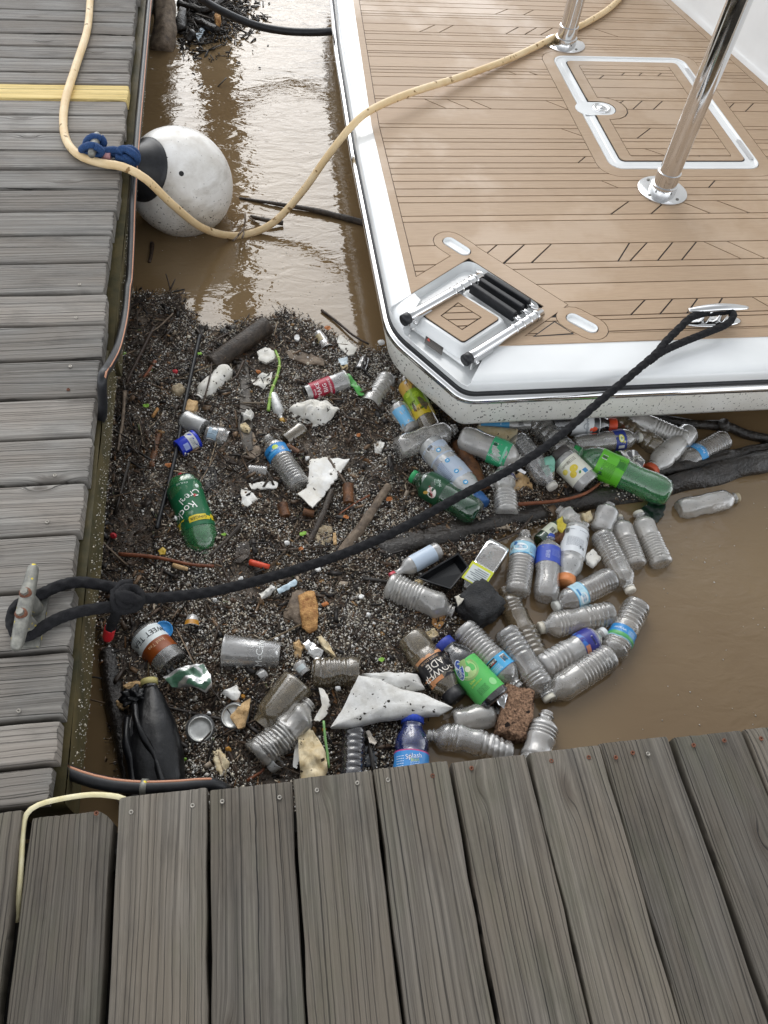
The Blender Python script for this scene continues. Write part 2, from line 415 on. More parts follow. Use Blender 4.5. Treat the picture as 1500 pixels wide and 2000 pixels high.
M['blue'] = clear('blue_plastic', film=(.03, .06, .3), amt=.35, dirtamt=.15, tint=(.2, .3, .72))
M['smoke'] = clear('dark_tinted_plastic', film=(.05, .05, .06), amt=.4, dirtamt=.3, tint=(.4, .42, .45))
M['frost'] = clear('frosted_plastic', film=(.74, .75, .74), amt=.55, dirtamt=.3, rough=.2)
M['green_film'] = clear('crumpled_green_film', film=(.04, .22, .11), amt=.9, dirtamt=.1, tint=(.1, .5, .25), rough=.5)
# ------------------------------------------------------------------ water
q = NT('muddy_water'); v = q.coord(); x, y, z = q.sep(v)
calm = q.mr(y, 1.5, 2.9, .10, 1.0, True)
east = q.mr(x, .7, 1.3, 0.0, .6, True)
amp = q.math('MAXIMUM', calm, east)
w1 = q.noise(q.comb(q.math('MULTIPLY', x, 7.0), q.math('MULTIPLY', y, 15.0), 0.0), 1.0, 3, .5, .8)
w2 = q.noise(q.comb(q.math('MULTIPLY', x, 26.0), q.math('MULTIPLY', y, 52.0), 3.0), 1.0, 2, .5, .5)
h = q.math('MULTIPLY', q.math('ADD', w1, q.math('MULTIPLY', w2, .24)), amp)
mud = q.noise(v, 1.6, 3, .5)
M['water'] = q.done(q.bsdf(q.mix(q.mr(mud, .35, .65), '735e43', '7e6a4e'), .03, h, 1.0, .0048, .5, IOR=1.5))
mb = MB()
xs = [-900, -40, -8, -2, 0, 2, 4, 10, 60, 900]; ys = [-900, -40, -6, 0, 1, 2, 3, 4, 8, 40, 1500]
mb.add([(a, b, WZ) for b in ys for a in xs], [(j*10+i, j*10+i+1, j*10+i+11, j*10+i+10) for j in range(10) for i in range(9)])
tag(mb.build('water', M['water'], loc=(0, 0, WZ)), 'brown muddy river water around the dock and boat', 'water', kind='structure')

# ------------------------------------------------------------------ docks
def plank(parent, ax, a0, a1, b0, b1, mat, seed, zt=0.0, th=.038, jag=(0, 0), bev=.0045, wav=.0015, name='plank', round_end=0):
    K = 22; bs = np.linspace(b0, b1, K); cr = np.full(K, 0.0)
    nb = 3; 
    prof = [(b0, -th), (b0, -bev*1.2)]+[(b0+bev*.35, -bev*.35)]
    prof += [(t, 0.0) for t in np.linspace(b0+bev, b1-bev, K)]+[(b1-bev*.35, -bev*.35), (b1, -bev*1.2), (b1, -th)]
    n = len(prof); A = np.linspace(0, 1, 22)
    A = np.concatenate([[0, .004], A[1:-1], [.996, 1]]); m = len(A); vs = np.zeros((m, n, 3))
    w = b1-b0
    for i, t in enumerate(A):
        for j, (b, dz) in enumerate(prof):
            e0 = jag[0]*mnoise.noise(Vector((b*190, seed*3.1, .3)))+jag[0]*.8*mnoise.noise(Vector((b*40, seed*3.1, 5.3)))
            e1 = jag[1]*mnoise.noise(Vector((b*190, seed*1.7, 9.3)))+jag[1]*.8*mnoise.noise(Vector((b*40, seed*2.1, 2.3)))
            a = a0+e0+(a1+e1-a0-e0)*t
            side = (-1 if j < 3 else 1 if j >= n-3 else 0)
            bb = b+side*wav*mnoise.noise(Vector((a*9, seed*5.7, side)))*1.5
            zz = dz+.0018*mnoise.noise(Vector((a*3, b*9, seed)))-(.0025 if i in (0, m-1) and j not in (0, n-1) else 0)
            if round_end and t > .9:
                u = (b-(b0+b1)/2)/(w/2)
                if u*round_end > .55: a -= (abs(u)-.55)**2*.12*(t-.9)/.1
            p = (a, bb, zt+zz) if ax == 0 else (bb, a, zt+zz)
            vs[i, j] = p
    f = []
    for i in range(m-1):
        for j in range(n-1):
            c = (i*n+j, i*n+j+1, (i+1)*n+j+1, (i+1)*n+j); f.append(c if ax == 0 else c[::-1])
    e = tuple(range(n)); f.append(e[::-1] if ax == 0 else e); e = tuple((m-1)*n+k for k in range(n)); f.append(e if ax == 0 else e[::-1])
    f = [k[::-1] for k in f]
    o = mk(name, vs.reshape(-1, 3), f, mat, parent)
    o.data.set_sharp_from_angle(angle=math.radians(40))
    return o
def screw(pl, px, py, rusty, zt=.0008):
    c = P(px, py, zt); n = 12; v = []
    for r, dz in ((.0042, -.002), (.0042, .0004), (.0033, .0008), (.0021, .0006), (.0013, -.0025)):
        v += [(c[0]+r*math.cos(k*2*math.pi/n), c[1]+r*math.sin(k*2*math.pi/n), c[2]+dz) for k in range(n)]
    f = [(i*n+j, i*n+(j+1) % n, (i+1)*n+(j+1) % n, (i+1)*n+j) for i in range(4) for j in range(n)]+[tuple(range(4*n, 5*n))]
    mk('screw', v, f, M['rust' if rusty else 'screw'], pl)

EDGE_X, EDGE_Y = -.425, .419
dock = thing('dock', 'weathered grey plank dock running away beside the moored boat', 'dock', (-.9, 2, -.3), kind='structure')
yl = [17, 38, 63, 87, 111, 138, 162, 193, 223, 257, 293, 330, 369, 413, 460, 515, 576, 637, 706, 781, 861, 949, 1050, 1160, 1280, 1413, 1503]
Y = [P(0, y, 0)[1] for y in yl]+[P(60, 1588, 0)[1]+.012]
while Y[0] < 5.2: Y.insert(0, Y[0]+.137)
planks = []
for i in range(len(Y)-1):
    new = abs(Y[i]-P(0, 162, 0)[1]) < 1e-6
    e = EDGE_X+rng.uniform(-.006, .007)+(.004 if new else 0)
    g = .0045
    o = plank(dock, 0, -1.75, e, Y[i+1]+g, Y[i]-g, M['wood_new' if new else 'wood_far'], i+3, zt=rng.uniform(-.002, .002), jag=(0, .002 if new else .0055), th=.036)
    planks.append((o, 0, Y[i+1], Y[i]))
    if new: o['label'] = 'fresh yellow pine plank among grey ones'
for px, py, ru in [(36, 1388, 0), (92, 1019, 0), (155, 555, 0), (148, 620, 0), (137, 715, 0), (133, 760, 1), (107, 928, 0)]:
    c = P(px, py, 0)
    for o, a, lo, hi in planks:
        if lo <= c[1] <= hi: screw(o, px, py, ru, .0028)
def fasc(name, x0, x1, y0, y1, z0, z1, mat, seed):
    n, m = 26, 8; v = []; f = []
    for i in range(n+1):
        for j in range(m+1):
            yy = y0+(y1-y0)*i/n; zz = z0+(z1-z0)*j/m
            v.append((x1+.004*mnoise.noise(Vector((yy*5, zz*30, seed))), yy, zz))
    for i in range(n):
        for j in range(m): a = i*(m+1)+j; f.append((a, a+m+1, a+m+2, a+1))
    b = MB().add(v, f)
    vv, ff = box(x0, x1-.0005, y0, y1, z0, z1); b.add(vv, [ff[k] for k in (0, 1, 2, 4, 5)])
    return b.build(name, mat, dock)
fasc('fascia_board', -.50, -.412, .435, 1.62, -.150, -.041, M['fascia'], 1)
fasc('fascia_board', -.50, -.400, 1.63, 5.2, -.15, -.043, M['fascia'], 4)
fasc('float_side', -.70, -.52, .46, 5.2, -.60, -.155, M['fascia_dark'], 7)
near = thing('dock', 'weathered grey plank walkway underfoot with wide dark gaps', 'dock', (.4, 0, -.3), kind='structure')
XB = [(-.78, -.628), (-.617, -.470), (-.457, -.3165), (-.3050, -.1540), (-.1465, -.0012), (.0025, .1485), (.1535, .2950), (.3030, .4500), (.4545, .5955), (.5990, .7430), (.7545, .9000), (.905, 1.05), (1.058, 1.2)]+[(1.208+.151*k, 1.352+.151*k) for k in range(8)]
nplanks = []
for i, (a, b) in enumerate(XB):
    e = EDGE_Y+{2: -.012, 1: .002, 3: .003}.get(i, 0)+rng.uniform(-.003, .003)
    o = plank(near, 1, -1.0, e, a, b, M['wood_near'], 40+i, zt=rng.uniform(-.003, .003)-(.004 if i == 2 else 0), jag=(0, .0012), bev=.0035, wav=.003, round_end=1 if i == 2 else 0)
    nplanks.append((o, a, b))
for px, py, ru in [(188, 1588, 1), (256, 1586, 0), (376, 1573, 0), (434, 1565, 0), (546, 1557, 0), (619, 1543, 0), (698, 1529, 0), (758, 1523, 0), (845, 1515, 1), (921, 1500, 1), (1077, 1486, 1), (1150, 1479, 1), (1203, 1479, 1), (1236, 1470, 1), (1266, 1472, 0), (1355, 1455, 1), (1415, 1446, 1), (1487, 1442, 1)]:
    c = P(px, py, 0)
    for o, a, b in nplanks:
        if a <= c[0] <= b: screw(o, px, py, ru, .003)
b = MB(); b.add(*box(-.8, 2.4, .335, .372, -.20, -.04)); b.build('joist', M['fascia_dark'], near, False)
b = MB(); b.add(*box(-.8, 2.4, -1, .33, -.60, -.17)); b.build('float_side', M['fascia_dark'], near, False)

# ------------------------------------------------------------------ boat
boat = thing('boat', 'white motor boat stern with tan planked swim platform tied to the dock', 'boat', (1.5, 2.6, WZ))
def offs(path, d):
    p = np.array(path, float); n = len(p); out = []
    for i in range(n):
        t0 = p[i]-p[i-1] if i else p[1]-p[0]; t1 = p[i+1]-p[i] if i < n-1 else p[-1]-p[-2]
        t0 = t0/np.linalg.norm(t0); t1 = t1/np.linalg.norm(t1)
        n0 = np.array([-t0[1], t0[0]]); n1 = np.array([-t1[1], t1[0]]); m = n0+n1; m /= np.linalg.norm(m)
        out.append(p[i]+m*d/max(.4, m@n0))
    return np.array(out)
def fillet(path, rad):
    out = []
    for i, p in enumerate(path):
        r = rad.get(i, 0); p = np.array(p, float)
        if not r: out.append(p); continue
        a, b = np.array(path[i-1]), np.array(path[i+1]); da = (a-p)/np.linalg.norm(a-p); db = (b-p)/np.linalg.norm(b-p)
        for k in range(9):
            t = k/8; q0 = p+da*r*(1-t); q1 = p+db*r*t; out.append(q0+(q1-q0)*t)
    return out
outer = fillet([(.46, 4.7), (.40, 3.5), (.380, 2.7), (.380, 1.725), (.552, 1.458), (2.8, 1.452)], {3: .07, 4: .035})
outer = np.array(outer); NO = len(outer)
e1 = np.array([.79, .613]); e2 = np.array([.613, -.79]); C0 = np.array([.454, 1.834])
def LT(s, t): return C0+e1*s+e2*t
def loft(levels, mats, name, parent, mi=None):
    b = []
    for d, z in levels:
        o = offs(outer, d); b.append(np.c_[o, np.full(NO, z)])
    f = []; m = []
    for k in range(len(levels)-1):
        for i in range(NO-1): f.append((k*NO+i, k*NO+i+1, (k+1)*NO+i+1, (k+1)*NO+i)); m.append(0 if mi is None else mi[k])
    return mk(name, np.concatenate(b), f, mats, parent, True, m)
# gunwale top: loft from the inner (teak) edge to the rim, with the corner dropped where the ladder folds out
inn = fillet([(.545, 4.7), (.485, 3.5), (.452, 2.8), (.452, 1.834), (.636, 1.597), (2.8, 1.597)], {3: .07, 4: .035})
seg_c = [i for i in range(NO)]
rows_ = []
K = 9
for i in range(NO):
    o = outer[i]; a = inn[i]
    # is this path point in the ladder corner?
    s = (a-C0)@e2; corner = .035 < s < .30
    edge = offs(outer, .012)[i]; col = []
    drop = -.036 if corner else 0.0
    for t in np.linspace(0, 1, 6): 
        xy = a+(edge-a)*t; z = DZ-.003-.006*t**2+drop
        col.append((xy[0], xy[1], z))
    for d, z in ((.006, -.066), (.002, -.078)):
        xy = offs(outer, d)[i]; col.append((xy[0], xy[1], z+drop*(.35 if z > -.07 else 0)))
    xy = offs(outer, .002)[i]; col.append((xy[0], xy[1], -.094))
    rows_.append(col)
K = len(rows_[0]); V = np.array(rows_).reshape(-1, 3)
f = [(i*K+j, (i+1)*K+j, (i+1)*K+j+1, i*K+j+1) for i in range(NO-1) for j in range(K-1)]
mk('gunwale', V, f, M['white'], boat).data.set_sharp_from_angle(angle=math.radians(45))
loft([(.004, -.092), (-.004, -.0945), (-.005, -.108), (.002, -.112)], M['rubber'], 'rubber_strip', boat)
rl = offs(outer, -.003); rail = []
for i in range(NO): rail.append((rl[i][0], rl[i][1], -.119))
v, f = tube(rail, .015, 14, .02, spline=False); mk('rub_rail', v, f, M['chrome'], boat)
loft([(.006, -.124), (.004, -.14), (.008, -.23), (.018, -.248), (.04, -.257), (.5, -.275)], M['hull_low'], 'hull', boat)
# deck: dark caulk sheet with separate planks above it
wallL = (P(1310, 0, DZ)[:2], P(1500, 168, DZ)[:2]); wd = wallL[1]-wallL[0]; wd /= np.linalg.norm(wd)
wn_ = np.array([-wd[1], wd[0]])           # towards +x side
wc = wn_@wallL[0]
if wn_[0] < 0: wn_, wc = -wn_, -wc
recess = [tuple(LT(-.4, .0)), tuple(LT(.265, .0)), tuple(LT(.265, .30)), tuple(LT(-.4, .30))]
XL = lambda y: .452 if y < 2.8 else .452+(y-2.8)*.047
deck_out = [(.452, 1.597), (2.6, 1.597), (2.6, 4.6), (.536, 4.6), (.452, 2.8)]
deck_out = clip(deck_out, wn_[0], wn_[1], wc)
hA, hB = P(1075, 112, DZ), P(1205, 332, DZ)
HX0, HX1, HY0, HY1 = 1.305, 1.905, 2.50, 3.362
h_out = rrect(HX0-.05, HX1+.05, HY0-.05, HY1+.04, .08)
h_gut = rrect(HX0, HX1, HY0, HY1, .05)
h_pan = rrect(HX0+.045, HX1-.045, HY0+.03, HY1-.035, .03)
h_pin = rrect(HX0+.095, HX1-.095, HY0+.075, HY1-.085, .012)
def slot(p, q_, r): return capsule(P(*p, DZ), P(*q_, DZ), r)
slots = [((878, 472), (906, 490)), ((1120, 622), (1154, 640))]
sl_in = [slot(a, b, .021) for a, b in slots]
def pad_caps(a, b, r, ext):
    a, b = P(*a, DZ)[:2], P(*b, DZ)[:2]; d = (b-a)/np.linalg.norm(b-a)
    return capsule(a-d*ext, b+d*ext, r)
sl_out = [pad_caps(a, b, .052, .0) for a, b in slots]
bord = [tuple(LT(-.4, -.045)), tuple(LT(.33, -.045)), tuple(LT(.33, .345)), tuple(LT(-.4, .345))]
bord2 = [(.44, 1.58), (2.7, 1.58), (2.7, 1.632), (.44, 1.632)]
bord3 = [(.44, 1.5), (.478, 1.5), (.478, 2.8), (.565, 4.7), (.44, 4.7)]
bord4 = [(.44, 1.5), (.478, 1.5), (.478, 2.8), (.44, 2.8)]
bord5 = [(.44, 2.8), (.478, 2.8), (.567, 4.7), (.44, 4.7)]
sheet = MB()
polys = diff([deck_out], recess, 0)
for c in sl_in: polys = [r for r in diff(polys, c, .002)]
polys = diff(polys, h_gut, -.004)
for p in polys: prism(sheet, p, DZ-.02, DZ-.0035)
sheet.build('deck', M['caulk'], boat, False)
ya = [4, 12, 23, 28, 32, 47, 62, 67, 79, 84, 88, 100, 104, 111, 130.5, 136, 142, 150, 167, 188, 193, 211, 242, 249, 270, 277, 291, 305, 318, 328.5, 340, 354, 369, 384, 396, 422.4]
yb = [430, 475, 511, 523, 553, 588, 617, 625, 648]
YL = sorted([P(796, y, DZ)[1] for y in ya]+[P(1153, y, DZ)[1] for y in yb]+[1.597], reverse=True)
while YL[0] < 4.5: YL.insert(0, YL[0]+rng.choice((.05, .09, .06)))
sc = lambda ox, oy, k, l: [((ox+a/k, oy+b/k), (ox+c/k, oy+d/k)) for a, b, c, d in l]
SL = sc(720, 400, 3, [(910, 235, 785, 345), (1070, 230, 955, 340), (748, 238, 668, 305)])
SL += sc(1100, 400, 3.75, [(615, 275, 495, 405), (805, 270, 695, 403), (980, 265, 872, 398), (1015, 263, 1290, 388), (1190, 262, 1465, 385), (605, 690, 505, 795), (805, 685, 718, 788), (990, 678, 915, 782), (1170, 675, 1125, 745), (1375, 670, 1560, 775), (445, 0, 358, 63), (720, 0, 650, 60), (925, 0, 1065, 55), (1210, 0, 1345, 50)])
SL += sc(1000, 0, 3, [(690, 1175, 585, 1250), (885, 1190, 820, 1248), (1000, 1185, 1150, 1245), (1190, 1172, 1380, 1243), (1205, 1040, 1155, 1095), (430, 1020, 615, 1097), (475, 880, 385, 955), (300, 758, 455, 812), (165, 577, 325, 640), (1320, 585, 1265, 640), (1435, 585, 1380, 640), (90, 418, 200, 455), (150, 158, 80, 198), (245, 160, 175, 200), (455, 160, 600, 208), (45, 155, -20, 190),
      (560, 428, 515, 463), (665, 425, 620, 463), (770, 425, 722, 463), (885, 427, 832, 463), (668, 583, 590, 640), (775, 583, 707, 645), (895, 583, 828, 645), (805, 760, 730, 817), (785, 880, 990, 950), (1025, 895, 1180, 950), (690, 1420, 640, 1500), (230, 1430, 155, 1500), (70, 1435, 0, 1500)])
SL += sc(620, 0, 3.409, [(1300, 48, 1212, 83), (1475, 48, 1395, 88), (790, 162, 685, 210), (910, 165, 812, 215), (1345, 175, 1257, 225), (1465, 178, 1385, 228), (830, 648, 1007, 722), (978, 648, 1153, 722), (738, 670, 858, 722), (1262, 472, 1375, 515), (1395, 474, 1500, 515), (1410, 345, 1345, 380)])
TR = []    # thin trapezoid inlays: (x0,x1 px at top edge, y px row)
for a, b, c, d, e, g in [(1201, 428, 1223, 438, 1470, 1462)]: pass
slw = [(P(*a, DZ), P(*b, DZ)) for a, b in SL]
holes = [h_out]+sl_out
G = .0024
npl = 0; teak = M['teak']
hatch = None
hatch_polys = []
for k in range(len(YL)-1):
    y1, y0 = YL[k]-G, YL[k+1]+G
    if y1-y0 < .004: continue
    row = [(.3, y0), (2.8, y0), (2.8, y1), (.3, y1)]
    cuts = []
    ym = (YL[k]+YL[k+1])/2
    for a, b in slw:
        if min(a[1], b[1])-.012 < ym < max(a[1], b[1])+.012 and abs((a[1]+b[1])/2-ym) < (YL[k]-YL[k+1])*.5:
            if a[1] < b[1]: a, b = b, a
            m_ = (b[0]-a[0])/(b[1]-a[1]); cuts.append((a[0]+m_*(ym-a[1]), m_))
    cuts.sort(); pieces = []; rest = row
    for xc, m_ in cuts:
        l = math.hypot(1, m_); aa, bb = 1/l, -m_/l; c_ = aa*xc+bb*ym
        pieces.append(clip(rest, aa, bb, c_-G)); rest = clip(rest, -aa, -bb, -(c_+G))
    pieces.append(rest)
    for pc in pieces:
        if len(pc) < 3: continue
        hp = inter(pc, h_pin, -G)
        if len(hp) >= 3 and abs(area(hp)) > 2e-5: hatch_polys.append(hp)
        p = inter(pc, deck_out)
        p = clip(p, wn_[0], wn_[1], wc-.04) if len(p) >= 3 else p
        if len(p) < 3: continue
        ps = diff([p], bord, G); ps = diff(ps, bord2, G); ps = diff(ps, bord4, G); ps = diff(ps, bord5, G)
        for hq in holes: ps = diff(ps, hq, G)
        if k % 1 == 0:
            ps = [w for w in ps if abs(area(w)) > 4e-6]
        if not ps: continue
        # separate left/right of the holes are the same board run; connected pieces stay one plank
        groups = []
        for w in ps:
            hit = [g for g in groups if any(min(abs(u[0]-t_[0])+abs(u[1]-t_[1]) for u in w for t_ in z_) < 1e-5 or len(inter(w, z_, 2e-5)) >= 3 for z_ in g)]
            ng = [w]
            for g in hit: ng += g; groups.remove(g)
            groups.append(ng)
        for g in groups:
            if sum(abs(area(w)) for w in g) < 8e-5: continue
            b = MB()
            for w in g: prism(b, w, DZ-.004, DZ)
            b.build('plank', teak, boat, False); npl += 1
def border(poly, subs, name='deck_border'):
    ps = [inter(poly, deck_out)]
    for s_, g in subs: ps = diff([w for w in ps if len(w) >= 3], s_, g)
    b = MB(); n = 0
    for w in ps:
        if len(w) >= 3 and abs(area(w)) > 1e-6: prism(b, w, DZ-.004, DZ); n += 1
    return b.build(name, teak, boat, False) if n else None
border(bord4, [(bord, 0)]); border(bord5, [])
border(bord2, [(bord, 0)]+[(c, G) for c in sl_out])
border(bord, [(recess, .0015)]+[(c, .0) for c in sl_out])
for i, c in enumerate(sl_out): border(c, [(sl_in[i], .003), (recess, .0015)])
border(h_out, [(h_gut, .003)])
# wall-side strip
wp = clip(deck_out, -wn_[0], -wn_[1], -(wc-.037)); b = MB(); prism(b, wp, DZ-.004, DZ); b.build('deck_border', teak, boat, False)
# triangle inlay beside the ladder
tri = Ps([(1045, 656), (1118, 650), (1082, 630)], DZ); 
b = MB(); b.add([(x, y, DZ+.0004) for x, y, z in Ps([(1040, 658), (1122, 653), (1083, 627)], DZ)], [(0, 1, 2)]); b.build('inlay_groove', M['caulk'], boat, False)
b = MB(); prism(b, [tuple(w[:2]) for w in Ps([(1046, 656), (1116, 651), (1083, 630)], DZ)], DZ, DZ+.0012); b.build('inlay', teak, boat, False)
# hand-hold slots
for c in sl_in:
    cc = np.mean(np.array(c), 0); n = len(c); v = []; rings = [(1.0, DZ-.004), (1.0, DZ+.001), (.94, DZ+.0025), (.84, DZ-.0), (.74, DZ-.006), (.5, DZ-.0075), (0.3, DZ-.008)]
    # shrink the capsule towards its own spine
    a_, b_ = np.array(c[n//4]), np.array(c[3*n//4])
    ca, cb = np.mean(np.array(c[:n//2]), 0), np.mean(np.array(c[n//2:]), 0)
    for s_, z in rings:
        for i, p in enumerate(c):
            ctr = ca if i < n//2 else cb; p = np.array(p)
            dd = (cb-ca)/np.linalg.norm(cb-ca); off = p-ctr
            v.append(tuple(ctr+off*s_)+(z,))
    f = [(i*n+j, i*n+(j+1) % n, (i+1)*n+(j+1) % n, (i+1)*n+j) for i in range(len(rings)-1) for j in range(n)]+[tuple(range((len(rings)-1)*n, len(rings)*n))]
    mk('hand_hold', v, f, M['white'], boat).data.set_sharp_from_angle(angle=math.radians(40))
# hatch
hatch = MB()
def ringstrip(mb, A, B, za, zb, m=0):
    n = len(A); mb.add([(x, y, za) for x, y in A]+[(x, y, zb) for x, y in B], [(i, (i+1) % n, n+(i+1) % n, n+i) for i in range(n)], m)
def rr_in(d): return rrect(HX0+d, HX1-d, HY0+d, HY1-d, max(.05-d*.6, .008))
ringstrip(hatch, rr_in(-.002), rr_in(0), DZ-.004, DZ+.002); ringstrip(hatch, rr_in(0), rr_in(.006), DZ+.002, DZ+.002)
ringstrip(hatch, rr_in(.006), rr_in(.010), DZ+.002, DZ-.002); ringstrip(hatch, rr_in(.010), rr_in(.024), DZ-.002, DZ-.002)
ringstrip(hatch, rr_in(.024), rr_in(.028), DZ-.002, DZ-.001); ringstrip(hatch, rr_in(.028), rr_in(.042), DZ-.001, DZ)
hatch.add([(x, y, DZ) for x, y in rr_in(.042)], [tuple(range(len(rr_in(0))))])
hat = hatch.build('hatch', M['white'], boat)
hat.data.set_sharp_from_angle(angle=math.radians(30))
b = MB(); lk = P(1160, 213, DZ)[:2]
lock_c = capsule((HX0+.03, lk[1]), (HX0+.095, lk[1]), .05)
lock_o = capsule((HX0+.03, lk[1]), (HX0+.11, lk[1]), .082)
prism(b, rr_in(.046), DZ-.002, DZ+.0012); b.build('hatch_seam', M['caulk'], hat, False)
fr = diff([rr_in(.05)], h_pin, 0); fr = diff(fr, lock_c, .003)
b = MB(); [prism(b, w, DZ, DZ+.004) for w in fr if abs(area(w)) > 1e-6]
extra = diff([inter(lock_o, rr_in(.05))], lock_c, .003)
[prism(b, w, DZ, DZ+.0041) for w in extra if len(w) >= 3]
b.build('hatch_border', teak, hat, False)
for w in hatch_polys:
    b = MB(); n = 0
    for u in diff([w], lock_o, G*2):
        if abs(area(u)) > 1e-6: prism(b, u, DZ, DZ+.004); n += 1
    if n: b.build('plank', teak, hat, False)
b = MB(); prism(b, lock_c, DZ, DZ+.0022); b.build('latch_recess', M['white'], hat, False)
n = 24; v = []; lc = (HX0+.088, lk[1])
for r, z in ((.036, DZ+.001), (.036, DZ+.006), (.03, DZ+.008), (.027, DZ+.0055), (.010, DZ+.0055), (.009, DZ+.0095), (.0001, DZ+.0095)):
    v += [(lc[0]+r*math.cos(k*2*math.pi/n), lc[1]+r*math.sin(k*2*math.pi/n), z) for k in range(n)]
mk('latch', v, [(i*n+j, i*n+(j+1) % n, (i+1)*n+(j+1) % n, (i+1)*n+j) for i in range(6) for j in range(n)], M['chrome'], hat)
for yy in (HY0+.13, HY1-.16):
    b = MB(); prism(b, capsule((HX1-.018, yy-.06), (HX1-.018, yy+.06), .009), DZ-.008, DZ+.003); b.build('hinge', M['chrome'], hat, False)
# posts
def post(px, py, r, lean=(0, 0)):
    c = P(px, py, DZ); n = 36; b = MB(); v = []
    prof = [(.089, 0), (.089, .004), (.086, .0055), (r*1.3, .006), (r*1.28, .03), (r*1.12, .032), (r*1.12, .075), (r, .077), (r, 2.4)]
    for rr, z in prof: v += [(c[0]+rr*math.cos(k*2*math.pi/n)+lean[0]*z, c[1]+rr*math.sin(k*2*math.pi/n)+lean[1]*z, DZ+z) for k in range(n)]
    o = mk('post', v, [(i*n+j, i*n+(j+1) % n, (i+1)*n+(j+1) % n, (i+1)*n+j) for i in range(len(prof)-1) for j in range(n)], M['chrome'], boat)
    o.data.set_sharp_from_angle(angle=math.radians(35))
    for a in range(4):
        t = a*math.pi/2+.5; v, f = tube([(c[0]+.07*math.cos(t), c[1]+.07*math.sin(t), DZ+.004), (c[0]+.07*math.cos(t), c[1]+.07*math.sin(t), DZ+.0075)], .006, 10)
        mk('bolt', v, f, M['galv'], o)
post(1293, 373, .037); post(1103, 86, .037)
v, f = tube([P(1414, 45, .66), P(1416, 40, .70)], .041, 24); 
# cabin wall
b = MB(); p0, p1 = wallL[0]-wd*.9, wallL[1]+wd*1.9
wv = [(p0, -.08, 0), (p1, -.08, 0), (p1, -.045, 0), (p1, -.02, .004), (p1, .55, .03), (p1, 1.2, .07)]
prof = [(0, -.08), (0.0, -.046), (.006, -.03), (.012, .0), (.03, .5), (.07, 1.0), (.12, 1.3)]
V = []
for p in (p0, p1):
    for d, z in prof: xy = p+wn_*d; V.append((xy[0], xy[1], z))
n = len(prof); mk('transom', V, [(i, n+i, n+i+1, i+1) for i in range(n-1)], M['white'], boat)
# ladder corner: lowered floor, side walls, raised pad, folding ladder
FZ = DZ-.030
b = MB()
fl = [LT(-.02, .004), LT(.262, .004), LT(.262, .296), LT(-.02, .296)]
def wallstrip(pts, z0, z1, w=.012):
    n = len(pts); cxy = LT(.13, .15)
    top = [tuple(p)+(z1,) for p in pts]; bot = [tuple(p+(cxy-p)/np.linalg.norm(cxy-p)*w)+(z0,) for p in pts]
    b.add(top+bot, [(i, i+1, n+i+1, n+i) for i in range(n-1)])
path = fillet([LT(-.10, 0), LT(.265, 0), LT(.265, .30), LT(-.10, .30)], {1: .04, 2: .04}); path = [np.array(p) for p in path]
wallstrip(path, FZ+.0, DZ-.002)
rim = [p+(LT(.13, .15)-p)/np.linalg.norm(LT(.13, .15)-p)*.012 for p in path]
b.add([tuple(p)+(FZ+.0005,) for p in rim], [tuple(range(len(rim)-1, -1, -1))])
b.build('ladder_recess', M['white'], boat).data.set_sharp_from_angle(angle=math.radians(35))
ins = [P(x, y, DZ+.006)[:2] for x, y in ((890, 568), (977, 622), (905, 669), (826, 616))]
ic = np.mean(ins, 0); b = MB()
def ringpoly(sc_, r=.02):
    return fillet([ic+(p-ic)*sc_ for p in ins]+[ic+(ins[0]-ic)*sc_, ic+(ins[1]-ic)*sc_], {1: r, 2: r, 3: r, 4: r})[1:-1]
R0, R1, R2 = ringpoly(1.34, .03), ringpoly(1.2, .03), ringpoly(1.12, .026); n = len(R0)
b.add([tuple(p)+(FZ,) for p in R0]+[tuple(p)+(DZ-.004,) for p in R1]+[tuple(p)+(DZ+.002,) for p in R2], [(k*n+i, k*n+(i+1) % n, (k+1)*n+(i+1) % n, (k+1)*n+i) for k in (0, 1) for i in range(n)]+[tuple(range(2*n, 3*n))])
pad = b.build('step_pad', M['white'], boat); pad.data.set_sharp_from_angle(angle=math.radians(40))
b = MB(); prism(b, [tuple(p) for p in ringpoly(1.0, .012)], DZ, DZ+.004); b.build('pad_seam', M['caulk'], pad, False)
sq = lambda k: [tuple(ic+(p-ic)*k) for p in ins]
ringp = [tuple(p) for p in ringpoly(.975, .012)]
b = MB(); [prism(b, w, DZ+.002, DZ+.007) for w in diff([ringp], sq(.54), 0)]; b.build('pad_border', teak, pad, False)
ys_ = [ic[1]+d for d in (-.2, -.042, -.014, .016, .044, .2)]
for a, c in zip(ys_[:-1], ys_[1:]):
    w = inter([(0, a+G), (2, a+G), (2, c-G), (0, c-G)], sq(.54), -G*1.6)
    if len(w) >= 3: b = MB(); prism(b, w, DZ+.002, DZ+.007); b.build('plank', teak, pad, False)
lad = thing('ladder', 'x', 'x'); bpy.data.objects.remove(lad)
lad = bpy.data.objects.new('folding_ladder', None); S.collection.objects.link(lad); lad.parent = boat; ORG[lad.name] = ORG[boat.name]
TZ = DZ+.012
